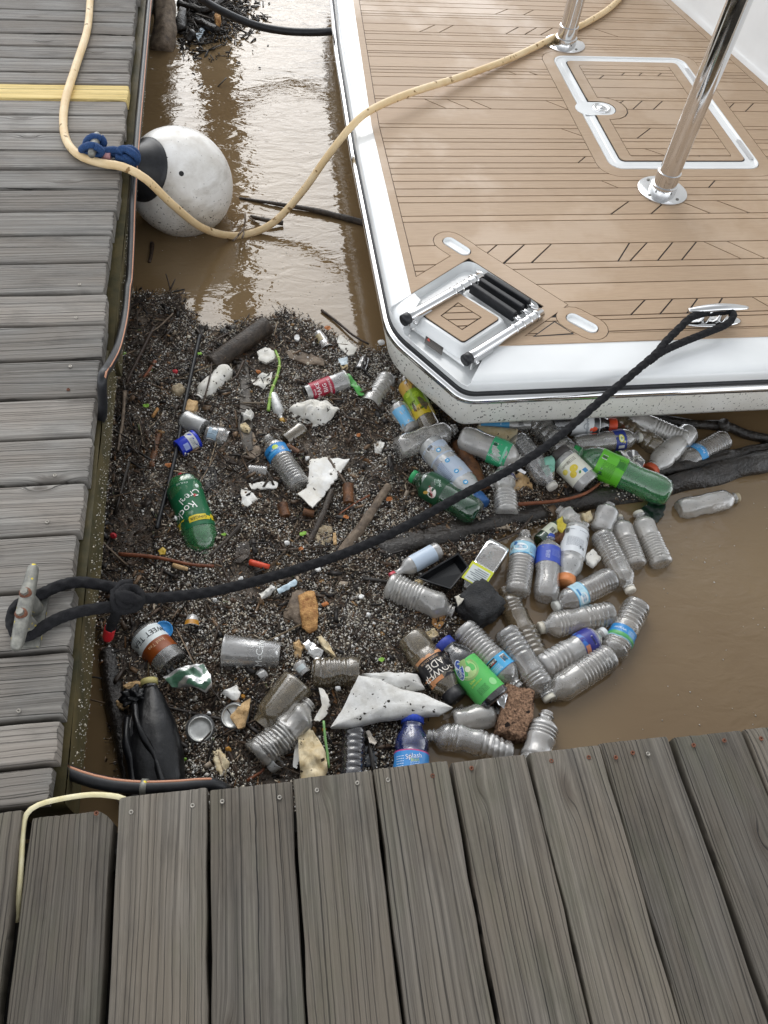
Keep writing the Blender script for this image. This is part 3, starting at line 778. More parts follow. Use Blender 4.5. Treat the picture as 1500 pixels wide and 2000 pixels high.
for (a, b_) in (((790, 625), (938, 541)), ((910, 703), (1056, 611))):
    A, B = P(*a, TZ), P(*b_, TZ); d = (B-A)/np.linalg.norm(B-A); sd = np.array([d[1], -d[0], 0])
    v, f = tube([A, B], .0155, 20, .05); o = mk('side_tube', v, f, M['chrome'], lad)
    v, f = tube([A-d*.004, A+d*.016], .0175, 20, .05); mk('end_cap', v, f, M['rubber'], lad)
    for t in (.62, .72, .82, .92):
        v, f = tube([A+(B-A)*t, A+(B-A)*(t+.018)], .0175, 20, .05); mk('collar', v, f, M['chrome'], lad)
    vv, ff = obox(A+d*.052+sd*.017-np.array([0, 0, .016]), d*.045, sd*.002, np.array([0, 0, .013])); mk('bracket', vv, ff, M['chrome'], lad, False)
    v, f = tube([A+d*.03-np.array([0, 0, .014])+sd*.004, A+d*.03-np.array([0, 0, .014])+sd*.024], .006, 12, .05); mk('pivot_bolt', v, f, M['chrome'], lad)
for a, b_ in (((920, 561), (1006, 619)), ((933, 550), (1020, 606)), ((947, 541), (1033, 595))):
    A, B = P(*a, DZ+.004), P(*b_, DZ+.004); d = (B-A)/np.linalg.norm(B-A); sd = np.array([d[1], -d[0], 0])
    vv, ff = obox((A+B)/2, d*np.linalg.norm(B-A)/2, sd*.0085, np.array([0, 0, .017])); o = mk('tread', vv, ff, M['rubber'], lad, False)
    bm_ = o.modifiers.new('bevel', 'BEVEL'); bm_.width = .004; bm_.segments = 3
    for p, s_ in ((A, -1), (B, 1)):
        v, f = tube([p, p+d*s_*.032], .010, 14, .02, rf=lambda t, s2, th: 1-.25*t); mk('tread_end', v, f, M['chrome'], lad)
# warning sticker on the sloping corner
nrm_z = -.088
W4 = [P(832, 657, -.0845), P(866, 681, -.0845), P(862, 697, -.0865), P(828, 673, -.0865)]
ctr = sum(W4)/4; st = mk('warning_sticker', [w+np.array([0, 0, .006]) for w in W4], [(0, 1, 2, 3)], cm('1a1412', .4), boat, False)
b = MB(); A, B, D = W4[0], W4[1], W4[3]; ux, uy = B-A, D-A; up = np.array([0, 0, .0068])
b.add([A+ux*.08+uy*.5+up, A+ux*.27+uy*.5+up, A+ux*.175+uy*.12+up], [(0, 1, 2)], 0)
for i, (x0, x1) in enumerate(((.35, .9), (.35, .86), (.3, .92), (.3, .9), (.3, .88))):
    y0 = .2+i*.15; b.add([A+ux*x0+uy*y0+up, A+ux*x1+uy*y0+up, A+ux*x1+uy*(y0+.05)+up, A+ux*x0+uy*(y0+.05)+up], [(0, 1, 2, 3)], 1)
b.build('sticker_print', [cm('c04632'), cm('6a6560')], st, False)
# deck cleat
c = P(1402, 612, DZ); A, B = P(1345, 606, DZ+.05), P(1460, 601, DZ+.05)
v, f = tube([A, (A+B)/2+np.array([0, 0, .006]), B], .016, 16, .01, rf=lambda t, s2, th: (.35+.65*math.sin(math.pi*min(max(t, .02), .98))**.6)*(1-.35*np.abs(np.sin(th)))); cl = mk('cleat', v, f, M['chrome'], boat)
for t in (.36, .64):
    p = A+(B-A)*t; v, f = tube([(p[0], p[1]-.0, DZ), (p[0], p[1], DZ+.05)], .013, 16, .01); mk('cleat_foot', v, f, M['chrome'], cl)
v = []; n = 30; pc = (A+B)/2
for rr, z in ((1.0, .0), (1.0, .004), (.9, .007), (.05, .009)): v += [(pc[0]+rr*.098*math.cos(k*2*math.pi/n), pc[1]+rr*.026*math.sin(k*2*math.pi/n), DZ+z) for k in range(n)]
mk('cleat_base', v, [(i*n+j, i*n+(j+1) % n, (i+1)*n+(j+1) % n, (i+1)*n+j) for i in range(3) for j in range(n)], M['chrome'], cl)
# ------------------------------------------------------------------ builders for loose things
def slab(name, label, cat, px, z=.012, th=.008, mat='foam', amp=.003, dome=0.0, group=None, parent=None, seed=0, rings=5, tilt=0.0, rough=.0015, part=None):
    """irregular sheet or chunk with thickness: outline on its own plane, uneven top"""
    zz = WZ+z; pts = np.array(Ps(px, zz))[:, :2]; c = pts.mean(0)
    # resample the outline
    n = len(pts); bd = []
    for i in range(n):
        p, q_ = pts[i], pts[(i+1) % n]; k = max(2, int(np.linalg.norm(q_-p)/.007))
        for j in range(min(k, 14)):
            w = p+(q_-p)*j/min(k, 14); d = (w-c)/(np.linalg.norm(w-c)+1e-9)
            bd.append(w+d*rough*mnoise.noise(Vector((w[0]*120, w[1]*120, seed)))*2)
    bd = np.array(bd); m = len(bd); sz = np.linalg.norm(bd-c, axis=1).max(); fr = 2.2/max(sz, .02)
    v = []
    def hz(w, s): return amp*mnoise.noise(Vector((w[0]*fr, w[1]*fr, seed*3.3)))*1.8+amp*.5*mnoise.noise(Vector((w[0]*fr*3, w[1]*fr*3, seed*1.3)))+dome*(1-s*s)+tilt*(w[0]-c[0])
    for k in range(1, rings+1):
        s = k/rings
        for w in bd:
            w2 = c+(w-c)*s; v.append((w2[0], w2[1], zz+th/2+hz(w2, s)-(th*.25 if k == rings else 0)))
    for w in bd: w2 = c+(w-c)*.985; v.append((w2[0], w2[1], zz-th/2+hz(w2, 1)))
    v.append((c[0], c[1], zz+th/2+hz(c, 0))); v.append((c[0], c[1], zz-th/2+hz(c, 0)))
    f = [((k*m+i), (k*m+(i+1) % m), ((k+1)*m+(i+1) % m), ((k+1)*m+i)) for k in range(rings) for i in range(m)]
    f = [t[::-1] for t in f]
    f += [(i, (i+1) % m, (rings+1)*m) for i in range(m)]+[(rings*m+(i+1) % m, rings*m+i, (rings+1)*m+1) for i in range(m)]
    if part is not None: return mk(part, v, f, M[mat] if isinstance(mat, str) else mat, parent)
    o = mk(name, v, f, M[mat] if isinstance(mat, str) else mat); o.data.set_sharp_from_angle(angle=math.radians(50))
    return tag(o, label, cat, group)
def chunk(name, label, cat, px, py, dims, yaw=0, mat='rock', z=.0, amp=.25, fr=1.6, group=None, seed=0, sub=4, boxy=0.0, parent=None, pitch=0.0):
    """lumpy solid"""
    import bmesh
    bm = bmesh.new(); bmesh.ops.create_icosphere(bm, subdivisions=sub, radius=1); c = P(px, py, WZ+z); v = []
    cy, sy, cp, sp_ = math.cos(yaw), math.sin(yaw), math.cos(pitch), math.sin(pitch)
    for q_ in bm.verts:
        p = q_.co.copy()
        if boxy:
            m_ = max(abs(p.x), abs(p.y), abs(p.z)); p = p.lerp(p/m_*.86, boxy)
        k = 1+amp*mnoise.noise(p*fr+Vector((seed*4.1, 0, 0)))+amp*.45*mnoise.noise(p*fr*3.3+Vector((0, seed, 0)))
        x, y, z_ = p.x*k*dims[0], p.y*k*dims[1], p.z*k*dims[2]
        x, z_ = x*cp-z_*sp_, x*sp_+z_*cp
        v.append((c[0]+x*cy-y*sy, c[1]+x*sy+y*cy, c[2]+z_))
    f = [tuple(w.index for w in g.verts) for g in bm.faces]; bm.free()
    if parent is not None: return mk(name, v, f, M[mat], parent)
    return tag(mk(name, v, f, M[mat] if isinstance(mat, str) else mat), label, cat, group)
def stick(name, label, pts, r, mat='twig', z=.012, amp=.12, fr=25, t0=1, t1=.7, n=8, cat='stick', group=None, seed=0, step=.012, flat=None):
    v, f = tube(Ps([(p[0], p[1], WZ+(p[2] if len(p) > 2 else z)) for p in pts]), r, n, step, rf=knobbly(amp, fr, seed, t0, t1))
    if flat:
        zc = v[:, 2].mean(); v[:, 2] = zc+(v[:, 2]-zc)*flat
    return tag(mk(name, v, f, M[mat] if isinstance(mat, str) else mat), label, cat, group)

# ------------------------------------------------------------------ floating debris mat (uncountable: stuff)
MAT = [(236, 575), (300, 578), (352, 574), (372, 618), (400, 648), (455, 640), (500, 632), (560, 610), (640, 652), (700, 690), (770, 690), (852, 770), (938, 824), (1085, 850), (1190, 925), (1300, 950), (1240, 975), (1130, 985), (1010, 1040), (950, 1060), (905, 1150), (885, 1240), (835, 1290), (880, 1385), (800, 1408), (790, 1440), (770, 1540), (560, 1600), (330, 1600), (240, 1560), (225, 1420), (205, 1290), (192, 1200), (190, 1040), (198, 850), (205, 760)]
MP = np.array(Ps(MAT, WZ))[:, :2]
def inside(x, y, poly):
    r = np.zeros(x.shape, bool); n = len(poly); j = n-1
    for i in range(n):
        xi, yi = poly[i]; xj, yj = poly[j]
        with np.errstate(divide='ignore', invalid='ignore'):
            c = ((yi > y) != (yj > y)) & (x < (xj-xi)*(y-yi)/(yj-yi+1e-12)+xi)
        r ^= c; j = i
    return r
def vnoise(x, y, s, seed):
    g = np.random.default_rng(seed).random((64, 64)); u, v_ = x*s+100.3, y*s+100.7
    i, j = np.floor(u).astype(int), np.floor(v_).astype(int); a, b = u-i, v_-j; a = a*a*(3-2*a); b = b*b*(3-2*b)
    G_ = lambda p, q_: g[p % 64, q_ % 64]
    return (G_(i, j)*(1-a)+G_(i+1, j)*a)*(1-b)+(G_(i, j+1)*(1-a)+G_(i+1, j+1)*a)*b
def matz(x, y): return WZ+.004+.010*(vnoise(x, y, 9, 1)-.3)+.006*(vnoise(x, y, 30, 2)-.5)
def scatter(n, edge=0.0, dens=None):
    lo, hi = MP.min(0), MP.max(0); X = []; Yy = []
    while sum(map(len, X)) < n:
        x = nrg.uniform(lo[0], hi[0], n); y = nrg.uniform(lo[1], hi[1], n)
        jx = x+nrg.normal(0, edge, n); jy = y+nrg.normal(0, edge, n)
        k = inside(jx, jy, MP)
        if dens is not None: k &= nrg.random(n) < dens(x, y)
        k &= x > -.52
        X.append(x[k]); Yy.append(y[k])
    return np.concatenate(X)[:n], np.concatenate(Yy)[:n]
st = .011; lo, hi = MP.min(0), MP.max(0)
gx = np.arange(lo[0], hi[0], st); gy = np.arange(lo[1], hi[1], st); GX, GY = np.meshgrid(gx, gy); ins_ = inside(GX, GY, MP)
GZ = matz(GX, GY)
idx = -np.ones(GX.shape, int); idx[ins_] = np.arange(ins_.sum())
vv = np.c_[GX[ins_], GY[ins_], GZ[ins_]]; ff = []
for j in range(GX.shape[0]-1):
    for i in range(GX.shape[1]-1):
        q4 = (idx[j, i], idx[j, i+1], idx[j+1, i+1], idx[j+1, i])
        if min(q4) >= 0: ff.append(tuple(int(k) for k in q4))
q = NT('wet_silt'); v = q.coord(); n = q.noise(v, 18, 6, .65); n2 = q.noise(v, 150, 4, .7); n3 = q.noise(v, 260, 2, .5)
col = q.mix(q.mr(n, .35, .65), '3b3028', '7d6f60'); col = q.mix(q.mr(n2, .42, .66, 0.0, .6), col, '1a1512'); col = q.mix(q.mr(n3, .66, .7), col, 'a8a29a')
M['silt'] = q.done(q.bsdf(col, q.mr(n, .35, .6, .22, .55), n2, .8, .004, .5))
tag(mk('debris_bed', vv, ff, M['silt']), 'dark wet bed of silt and rotted scraps between dock and boat', 'debris', kind='stuff')
def mass(name, V, F, C, mat):
    """one big mesh from arrays: V (n,k,3), F local quads/tris (m,p), C (n,3)"""
    n, k, _ = V.shape; m, p = F.shape
    me = bpy.data.meshes.new(name); me.vertices.add(n*k); me.vertices.foreach_set('co', V.astype(np.float32).ravel())
    idx = (F[None]+(np.arange(n)*k)[:, None, None]).reshape(-1, p)
    me.loops.add(idx.size); me.loops.foreach_set('vertex_index', idx.ravel().astype(np.int32))
    me.polygons.add(len(idx)); me.polygons.foreach_set('loop_start', (np.arange(len(idx))*p).astype(np.int32))
    me.polygons.foreach_set('loop_total', np.full(len(idx), p, np.int32))
    at = me.attributes.new('tone', 'FLOAT_COLOR', 'POINT')
    at.data.foreach_set('color', np.concatenate([np.repeat(C, k, 0), np.ones((n*k, 1))], 1).astype(np.float32).ravel())
    me.update(calc_edges=True); me.materials.append(mat)
    o = bpy.data.objects.new(name, me); S.collection.objects.link(o); return o
q = NT('scrap'); at_ = q.n('Attribute'); at_.attribute_name = 'tone'
M['scrap'] = q.done(q.bsdf(at_.outputs['Color'], .5, spec=.45))
q = NT('bead'); at_ = q.n('Attribute'); at_.attribute_name = 'tone'
M['bead'] = q.done(q.bsdf(at_.outputs['Color'], .6, spec=.4))
def chips(name, n, L, Wd, Th, cols, wts, edge, label, lift=.004, pit=.35, dens=None, xy=None):
    x, y = scatter(n, edge, dens) if xy is None else xy; n = len(x)
    l = np.exp(nrg.normal(math.log(L), .55, n))/2; w = np.exp(nrg.normal(math.log(Wd), .4, n))/2; t = np.exp(nrg.normal(math.log(Th), .3, n))/2
    yaw = nrg.uniform(0, 2*math.pi, n)*.6+vnoise(x, y, 4, 5)*8; pt = nrg.normal(0, pit, n); ro = nrg.normal(0, .5, n)
    a = np.c_[np.cos(yaw)*np.cos(pt), np.sin(yaw)*np.cos(pt), np.sin(pt)]
    s = np.c_[-np.sin(yaw), np.cos(yaw), np.zeros(n)]; u = np.cross(a, s); s2 = s*np.cos(ro)[:, None]+u*np.sin(ro)[:, None]; u2 = np.cross(a, s2)
    c = np.c_[x, y, matz(x, y)+lift+nrg.uniform(0, .006, n)+np.abs(np.sin(pt))*l*.5]
    V = np.zeros((n, 8, 3)); k = 0
    for kz in (-1, 1):
        for i, j in ((-1, -1), (1, -1), (1, 1), (-1, 1)):
            V[:, k] = c+a*(l*i*nrg.uniform(.6, 1.1, n))[:, None]+s2*(w*j*nrg.uniform(.5, 1.1, n))[:, None]+u2*(t*kz)[:, None]; k += 1
    F = np.array([(3, 2, 1, 0), (4, 5, 6, 7), (0, 1, 5, 4), (1, 2, 6, 5), (2, 3, 7, 6), (3, 0, 4, 7)])
    C = np.array([lin(h) for h in cols])[nrg.choice(len(cols), n, p=np.array(wts)/sum(wts))]*nrg.uniform(.6, 1.3, (n, 1))
    return tag(mass(name, V, F, C, M['scrap']), label, 'debris', kind='stuff')
chips('scrap_litter', 72000, .0068, .0026, .0014, ['2d241d', '46392f', '604f42', '796755', '9a8872', 'bbad98', '3c3932'], [4, 5, 5, 4.5, 3, 1.8, 2], .012, 'dark shredded bark and reed scraps floating in a thick layer', pit=.35, dens=lambda x, y: np.clip(vnoise(x, y, 6, 21)*1.5-.1, .25, 1))
chips('leaf_litter', 5200, .011, .005, .001, ['2a1f17', '4a3523', '6b4a2a', '8a6a40', '1c1815', '55603a', '9c8f7c'], [6, 4, 2, .8, 4, .25, .6], .012, 'small brown leaf and wood flakes lying over the dark scraps', lift=.008, pit=.25)
chips('reed_litter', 170, .10, .0034, .0026, ['2a211a', '46382b', '6b5a47', '94836c'], [4, 4, 3, 1.5], .01, 'long reed stems and thin sticks tangled over the scraps', lift=.011, pit=.05, dens=lambda x, y: np.clip(1.1-(x+.35)*1.1, .2, 1))
chips('bark_litter', 700, .024, .009, .005, ['1a1512', '2e251e', '4a3a2c', '6e5842', '8f8272'], [5, 5, 4, 2, 1], .01, 'broken bark and wood chips lying over the scraps', lift=.009, pit=.2)
chips('twig_litter', 1500, .036, .0024, .002, ['1a1410', '2c211a', '46362a', '6b5642'], [5, 5, 3, 1], .012, 'thin dark twigs and reed stems tangled in the scraps', lift=.009, pit=.12)
def beads(name, x, y, z, rad, label, spread=.35):
    n = len(x); r = np.exp(nrg.normal(math.log(rad), spread, n)); F = np.array([(0, 2, 4), (2, 1, 4), (1, 3, 4), (3, 0, 4), (2, 0, 5), (1, 2, 5), (3, 1, 5), (0, 3, 5)])
    D = np.array([(1, 0, 0), (-1, 0, 0), (0, 1, 0), (0, -1, 0), (0, 0, 1), (0, 0, -1)], float)
    V = np.c_[x, y, z][:, None, :]+D[None]*r[:, None, None]*nrg.uniform(.75, 1.25, (n, 6, 1))
    C = np.array([lin(h) for h in ('e8e6e2', 'cfccc4', 'aea99f', 'd8d0be')])[nrg.integers(0, 4, n)]
    return tag(mass(name, V, F, C, M['bead']), label, 'foam beads', kind='stuff')
bd_ = lambda x, y: np.clip((vnoise(x, y, 6, 8)*.9+vnoise(x, y, 24, 9)*.7-.55)*2.0+.3*np.clip((1.25-y)/.5, 0, 1), .02, 1)*np.clip((x+.5)*3+.15, .12, 1)
x, y = scatter(46000, .014, bd_)
beads('foam_beads', x, y, matz(x, y)+.009+nrg.uniform(0, .006, len(x)), .00125, 'tiny white foam beads sprinkled all over the dark floating scraps', .45)
x, y = scatter(5200, .014, lambda x, y: bd_(x, y)**2)
beads('foam_crumbs', x, y, matz(x, y)+.011+nrg.uniform(0, .005, len(x)), .0024, 'larger white foam crumbs clustered over the dark floating scraps', .35)
# beads clinging to the dock side
n = 1500; y = nrg.uniform(.5, 3.2, n); z = nrg.uniform(-.145, -.05, n); 
beads('stuck_foam_beads', np.where(y < 1.62, -.408, -.396)+nrg.uniform(0, .002, n), y, z, .0011, 'tiny white foam beads stuck to the wet dock side')
# loose crumbs out on the open water by the mat edge
n = 260; t = nrg.random(n); x = P(560, 600)[0]+nrg.normal(0, .3, n); y = P(500, 560)[1]+nrg.normal(0, .35, n)
x = np.concatenate([x, nrg.uniform(.75, 1.7, 160)]); y = np.concatenate([y, nrg.uniform(.45, 1.2, 160)])
k = ~inside(x, y, MP) & (((x < .3) & (y > 1.5)) | (x > .7)) & (x > -.36); beads('drifting_foam_beads', x[k], y[k], np.full(k.sum(), WZ+.001), .0013, 'few foam beads drifting on open water beyond the scraps')

# ------------------------------------------------------------------ logs, sticks, wood
stick('log', 'long wet black log lying under the white sheet of beads below the green ginger bottle', [(742, 1085, -.012), (830, 1058, -.006), (950, 1030, -.004), (1060, 1003, .0)], .036, 'log', fr=10, amp=.22, n=18, t1=.9, cat='log', seed=2, step=.02)
stick('log', 'thick dark log end reaching from under the lime bottle out over open water', [(1050, 998, -.012), (1180, 975, -.006), (1330, 945, -.004), (1440, 915, -.002), (1560, 885, -.002), (1750, 850, -.01), (1950, 800, -.03)], .042, 'log', fr=9, amp=.25, n=18, t0=.8, t1=1.05, cat='log', seed=5, step=.02)
stick('log', 'dark split log lying alongside the thick log over open water', [(1150, 935, -.006), (1290, 922, .0), (1400, 900, .002), (1560, 868, .002), (1720, 840, -.02)], .030, 'log', fr=12, amp=.25, n=16, t0=.7, t1=1.1, cat='log', seed=8, step=.02)
br = thing('branch', 'thin black branch with a knobbly joint beside the boat hull', 'branch', tuple(P(1420, 850, WZ)))
v, f = tube(Ps([(1270, 812, WZ+.012), (1340, 828, WZ+.016), (1415, 832, WZ+.02), (1470, 852, WZ+.012), (1560, 868, WZ+.006)]), .016, 10, .02, rf=knobbly(.2, 15, 3)); mk('stem', v, f, M['log'], br)
v, f = tube(Ps([(1412, 838, WZ+.014), (1413, 824, WZ+.045)]), .02, 10, .01, rf=knobbly(.2, 40, 6, 1, .8)); mk('knot', v, f, M['log'], br)
o = stick('log', 'brown bark pipe shaped log slanting out towards the open water', [(415, 712, .016), (470, 672, .03), (520, 636, .035)], .031, 'bark', fr=14, amp=.06, n=20, t1=1.0, cat='log', seed=1)
slab('bark_flake', 'torn bark splinter at the end of the brown pipe shaped log', 'bark', [(512, 640), (545, 636), (522, 660), (505, 668)], .02, .006, 'bark', .006)
slab('bark_flake', 'curled black bark flake by the open water beside the pipe shaped log', 'bark', [(382, 640), (405, 633), (408, 645), (395, 652)], .015, .01, 'log', .008)
slab('bark_flake', 'low black wood flake between the curled flake and the pipe shaped log', 'bark', [(422, 645), (455, 635), (462, 642), (440, 652), (428, 652)], .012, .01, 'log', .006)
slab('board', 'dark wet board standing out between white foam scraps and clear tumbler', 'board', [(462, 708), (484, 703), (492, 800), (494, 880), (478, 890), (464, 830), (470, 760)], .014, .012, 'grey_board', .004, seed=3)
stick('stick', 'long thin straight black pole beside the green ginger ale bottle', [(390, 655), (365, 770), (340, 900), (306, 1032)], .0065, 'rubber', fr=8, amp=.05, t1=.9, z=.024)
stick('stick', 'short thin black twig crossing the dirty white bottle', [(417, 680, .02), (410, 735, .045), (396, 790, .03)], .0035, 'twig', z=.03)
stick('stick', 'thin black curved twig beside the dark wet board', [(476, 705, .03), (462, 735, .032), (448, 745, .03)], .005, 'twig')
stick('stick', 'broken grey branch lying along the dock side of the scraps', [(243, 765), (240, 815), (230, 880)], .006, 'drift', z=.02, amp=.25)
stick('stick', 'dark bent stick near the black striped hose', [(300, 640), (275, 690), (248, 745)], .007, 'twig', z=.02)
stick('stick', 'pale dry reed stalk lying near the mat edge', [(338, 612), (308, 640), (280, 655)], .0028, 'drift', z=.024)
stick('stick', 'short rusty brown stick above the tan foam lump', [(303, 705), (292, 722), (280, 738)], .006, 'redtwig', z=.02)
stick('stick', 'dark wide strip of wood by the long black pole', [(310, 840), (302, 880), (296, 912)], .012, 'brown_wood', z=.012, flat=.5)
stick('stick', 'thin curved black twig nearest the wooden fascia', [(250, 925), (255, 970), (275, 1018)], .0028, 'twig', z=.02)
stick('driftwood', 'tapered grey driftwood wedge beside the black mooring rope', [(758, 948, .03), (722, 1005, .026), (690, 1050, .018), (655, 1095, .004)], .019, 'drift', fr=20, amp=.2, t0=.55, t1=.9, n=14, cat='driftwood')
stick('stick', 'smooth black stick beside the large white foam triangle', [(648, 958, .03), (628, 1010, .026), (602, 1062, .014)], .011, 'bark', t0=.8, t1=.9, n=12)
stick('stick', 'red brown peeled twig across from the knotted rope', [(232, 1082, .02), (300, 1088, .02), (370, 1102, .02), (418, 1106, .018)], .0055, 'redtwig', t1=.8)
stick('stick', 'straight thin cinnamon coloured stem next to brown cork', [(722, 967), (690, 985), (662, 1005)], .0028, 'redtwig', z=.022)
stick('stick', 'dark straight stick pointing at the green ginger bottle base', [(470, 1025), (440, 1058), (410, 1085)], .006, 'bark', z=.024)
stick('stick', 'thin black twig below the dark straight stick', [(428, 1092), (440, 1120), (450, 1140)], .004, 'twig', z=.02)
stick('stick', 'thin brown stick leaning near the knotted rope', [(318, 1110), (308, 1140), (302, 1160)], .003, 'twig', z=.02)
stick('stick', 'black wet stick end by the pink capped bottle', [(708, 1130), (735, 1133), (768, 1138)], .006, 'log', z=.022)
stick('stick', 'long thin wiry root over the long wet black log', [(900, 1085, .05), (960, 1062, .06), (1010, 1040, .062), (1040, 1008, .05)], .0035, 'twig')
stick('stick', 'red brown root running along the thick log', [(1010, 985, .03), (1090, 978, .035), (1140, 965, .04), (1170, 945, .035)], .006, 'redtwig')
stick('stick', 'short black stick beside the folded white plate', [(598, 1345, .03), (590, 1370, .03), (588, 1390, .028)], .009, 'bark', n=10)
stick('stick', 'brown twig under the small clear caps near the dock', [(482, 1525, .02), (510, 1508, .022), (515, 1500, .022)], .004, 'redtwig')
stick('stick', 'short dark stick beside the oval cream foam', [(440, 1455), (452, 1480), (466, 1515)], .006, 'twig', z=.02)
stick('log', 'smooth wet round log pressed along the dock beside the black sack', [(213, 1275, .0), (222, 1350, .01), (238, 1440, .014), (258, 1545, .014)], .026, 'log', fr=7, amp=.1, n=16, cat='log')
stick('log', 'reddish brown wet wood stump under the clear green banded bottle', [(893, 872, .0), (915, 910, .012), (945, 960, .01)], .030, 'brown_wood', fr=18, amp=.2, n=16, cat='wood')
slab('bark_flake', 'flat grey bark strip above the crumpled white bag', 'bark', [(558, 686), (580, 682), (632, 702), (634, 715), (600, 712), (565, 700)], .016, .008, 'drift', .003)
slab('stone_slab', 'grey pointed bark slab under the clear tumbler', 'bark', [(470, 850), (495, 845), (510, 880), (505, 900), (488, 895)], .016, .008, 'drift', .003)
slab('bark_flake', 'black crumpled bark lump by the green ginger bottle', 'bark', [(395, 915), (420, 910), (426, 945), (410, 968), (398, 950)], .014, .01, 'log', .006)
slab('bark_flake', 'large thin dark grey flake near the red marker', 'bark', [(462, 1062), (485, 1055), (490, 1085), (470, 1100), (458, 1098)], .014, .005, 'bark', .004)
wc_ = chunk('broken_wood', 'broken brown wood chunk with bright orange splintered face', 'wood', 585, 1192, (.036, .052, .022), -.3, 'drift', .012, .3, 1.8, seed=4, boxy=.3)
slab('', '', '', [(582, 1164), (600, 1154), (614, 1156), (622, 1190), (620, 1230), (604, 1238), (590, 1225), (586, 1195)], .034, .012, 'orange_wood', .005, parent=wc_, part='split_face', seed=2)
chunk('foam_block', 'black charred foam block wedged between clear bottles', 'foam block', 938, 1182, (.062, .058, .05), .5, 'char', .03, .22, 1.5, seed=3, boxy=.55)
chunk('foam_brick', 'brown crumbly brick of foam beside the bottle necks', 'foam block', 1006, 1394, (.044, .075, .03), -.42, 'sponge', .022, .14, 2.4, seed=6, boxy=.75, sub=5)
chunk('rock', 'tan angular stone like lump beside the long black pole', 'stone', 349, 764, (.02, .022, .016), .3, 'rock', .014, .3, 1.7, seed=8, boxy=.4)
chunk('foam_lump', 'orange tan foam lump with rounded edges near the dirty white bottle', 'foam', 374, 796, (.02, .028, .014), -.3, 'foam_tan', .016, .2, 2, seed=9, boxy=.5)
slab('stone_slab', 'flat grey stony flake beside the smooth black stick', 'stone', [(614, 1040), (630, 1025), (648, 1030), (650, 1052), (640, 1068), (618, 1062)], .016, .012, 'rock', .004)
# far clump at the piling
stick('driftwood', 'split grey timber stump floating upright among far branches', [(318, 100, .0), (322, 60, .05), (325, 20, .10), (318, -10, .13)], .062, 'drift', fr=9, amp=.3, t0=.8, t1=.75, n=16, cat='driftwood', step=.03)
for i, (pp, r_, lb) in enumerate([([(355, 60), (352, 45), (358, 20)], .03, 'short dark upright stub beside the split grey timber'), ([(385, 40), (405, 50), (425, 58)], .022, 'black forked root floating by the far branches'), ([(365, 80), (372, 70), (378, 62)], .02, 'dark broken stub low in the rippling water'), ([(290, 20), (300, 5), (312, -20)], .03, 'dark branch between the split timber and dock'), ([(350, 8), (400, 20), (440, -5)], .02, 'tangled black branch in the far clump')]):
    stick('branch', lb, [(a, b_, .01+.02*k) for k, (a, b_) in enumerate(pp)], r_, 'log', amp=.35, fr=14, cat='branch', seed=i, step=.03)
slab('timber_scrap', 'orange brown broken wood piece at the far clump', 'wood', [(418, 30), (430, 22), (432, 45), (422, 52)], .03, .03, 'orange_wood', .01)
slab('plastic_scrap', 'pale blue plastic strip at the far clump', 'plastic', [(382, 68), (396, 52), (400, 60), (388, 80)], .01, .008, cm('b8c8d4'), .004)
x0, y0 = P(370, 30)[0], P(370, 30)[1]
n = 3200; xx = x0+nrg.normal(0, .15, n); yy = y0+.05+nrg.normal(0, .2, n)
kk = (xx > -.3) & (xx < .2)
xx, yy = xx[kk], yy[kk]
_mz = matz; matz = lambda a, b: np.full(np.shape(a), WZ-.002)
chips('far_litter', len(xx), .03, .006, .004, ['1a1613', '2c2621', '3d362f', '5a5248'], [4, 4, 3, 1], 0, 'dark scraps gathered round the far timber stump', lift=.003, pit=.3, xy=(xx, yy))
matz = _mz
pc_ = P(392, -150)
v, f = tube([(pc_[0], pc_[1], -1.2), (pc_[0]+.02, pc_[1], 1.5), (pc_[0]+.04, pc_[1]+.02, 4.6)], .135, 22, .1, rf=knobbly(.05, 6, 2)); tag(mk('mooring_pile', v, f, M['grey_board']), 'tall timber mooring pile standing in the water beyond the branches', 'pile')
stick('stick', 'long dark straight branch floating between the buoy and boat', [(468, 387, .002), (540, 398, .01), (620, 412, .012), (720, 438, .006)], .013, 'bark', t0=.35, t1=1.1, n=10)
stick('stick', 'short black stick resting against the cream hose at the water', [(490, 423, .012), (520, 430, .02), (553, 436, .012)], .012, 'bark', t0=.6, t1=.8)
for i, (a, b_) in enumerate([((478, 418), (476, 445)), ((466, 458), (478, 440)), ((473, 465), (475, 447)), ((488, 425), (497, 436)), ((455, 470), (470, 452))]):
    stick('reed_stalk', ['upright split reed tip above the drooping cream hose', 'slanted reed stalk crossing under the drooping cream hose', 'short reed stub wrapped on the drooping cream hose', 'small reed fleck between the hose and black stick', 'bent reed end trailing in the water below the hose'][i], [(a[0], a[1], .05), ((a[0]+b_[0])/2+2, (a[1]+b_[1])/2, .045), (b_[0], b_[1], .02)], .004, 'drift', cat='reed', group='reed stalks caught on the hose', seed=i)
stick('stick', 'small dark twig floating in shade below the buoy', [(297, 475), (296, 495), (292, 512)], .008, 'twig', z=.004)
stick('stick', 'thin grey twig pointing to the boat at mat edge', [(628, 606, .006), (660, 630, .008), (690, 655, .012), (720, 672, .012)], .005, 'twig')
for pp, lb in (([(335, 580, .02), (330, 555, .035), (324, 535, .05)], 'forked black twig sticking up at the mat edge'), ([(333, 565, .03), (342, 545, .045)], 'short side twig of the fork at the mat edge'), ([(554, 622, .01), (556, 610, .03), (557, 600, .05)], 'thin reed standing up at the mat edge')):
    stick('stick', lb, pp, .003, 'twig')

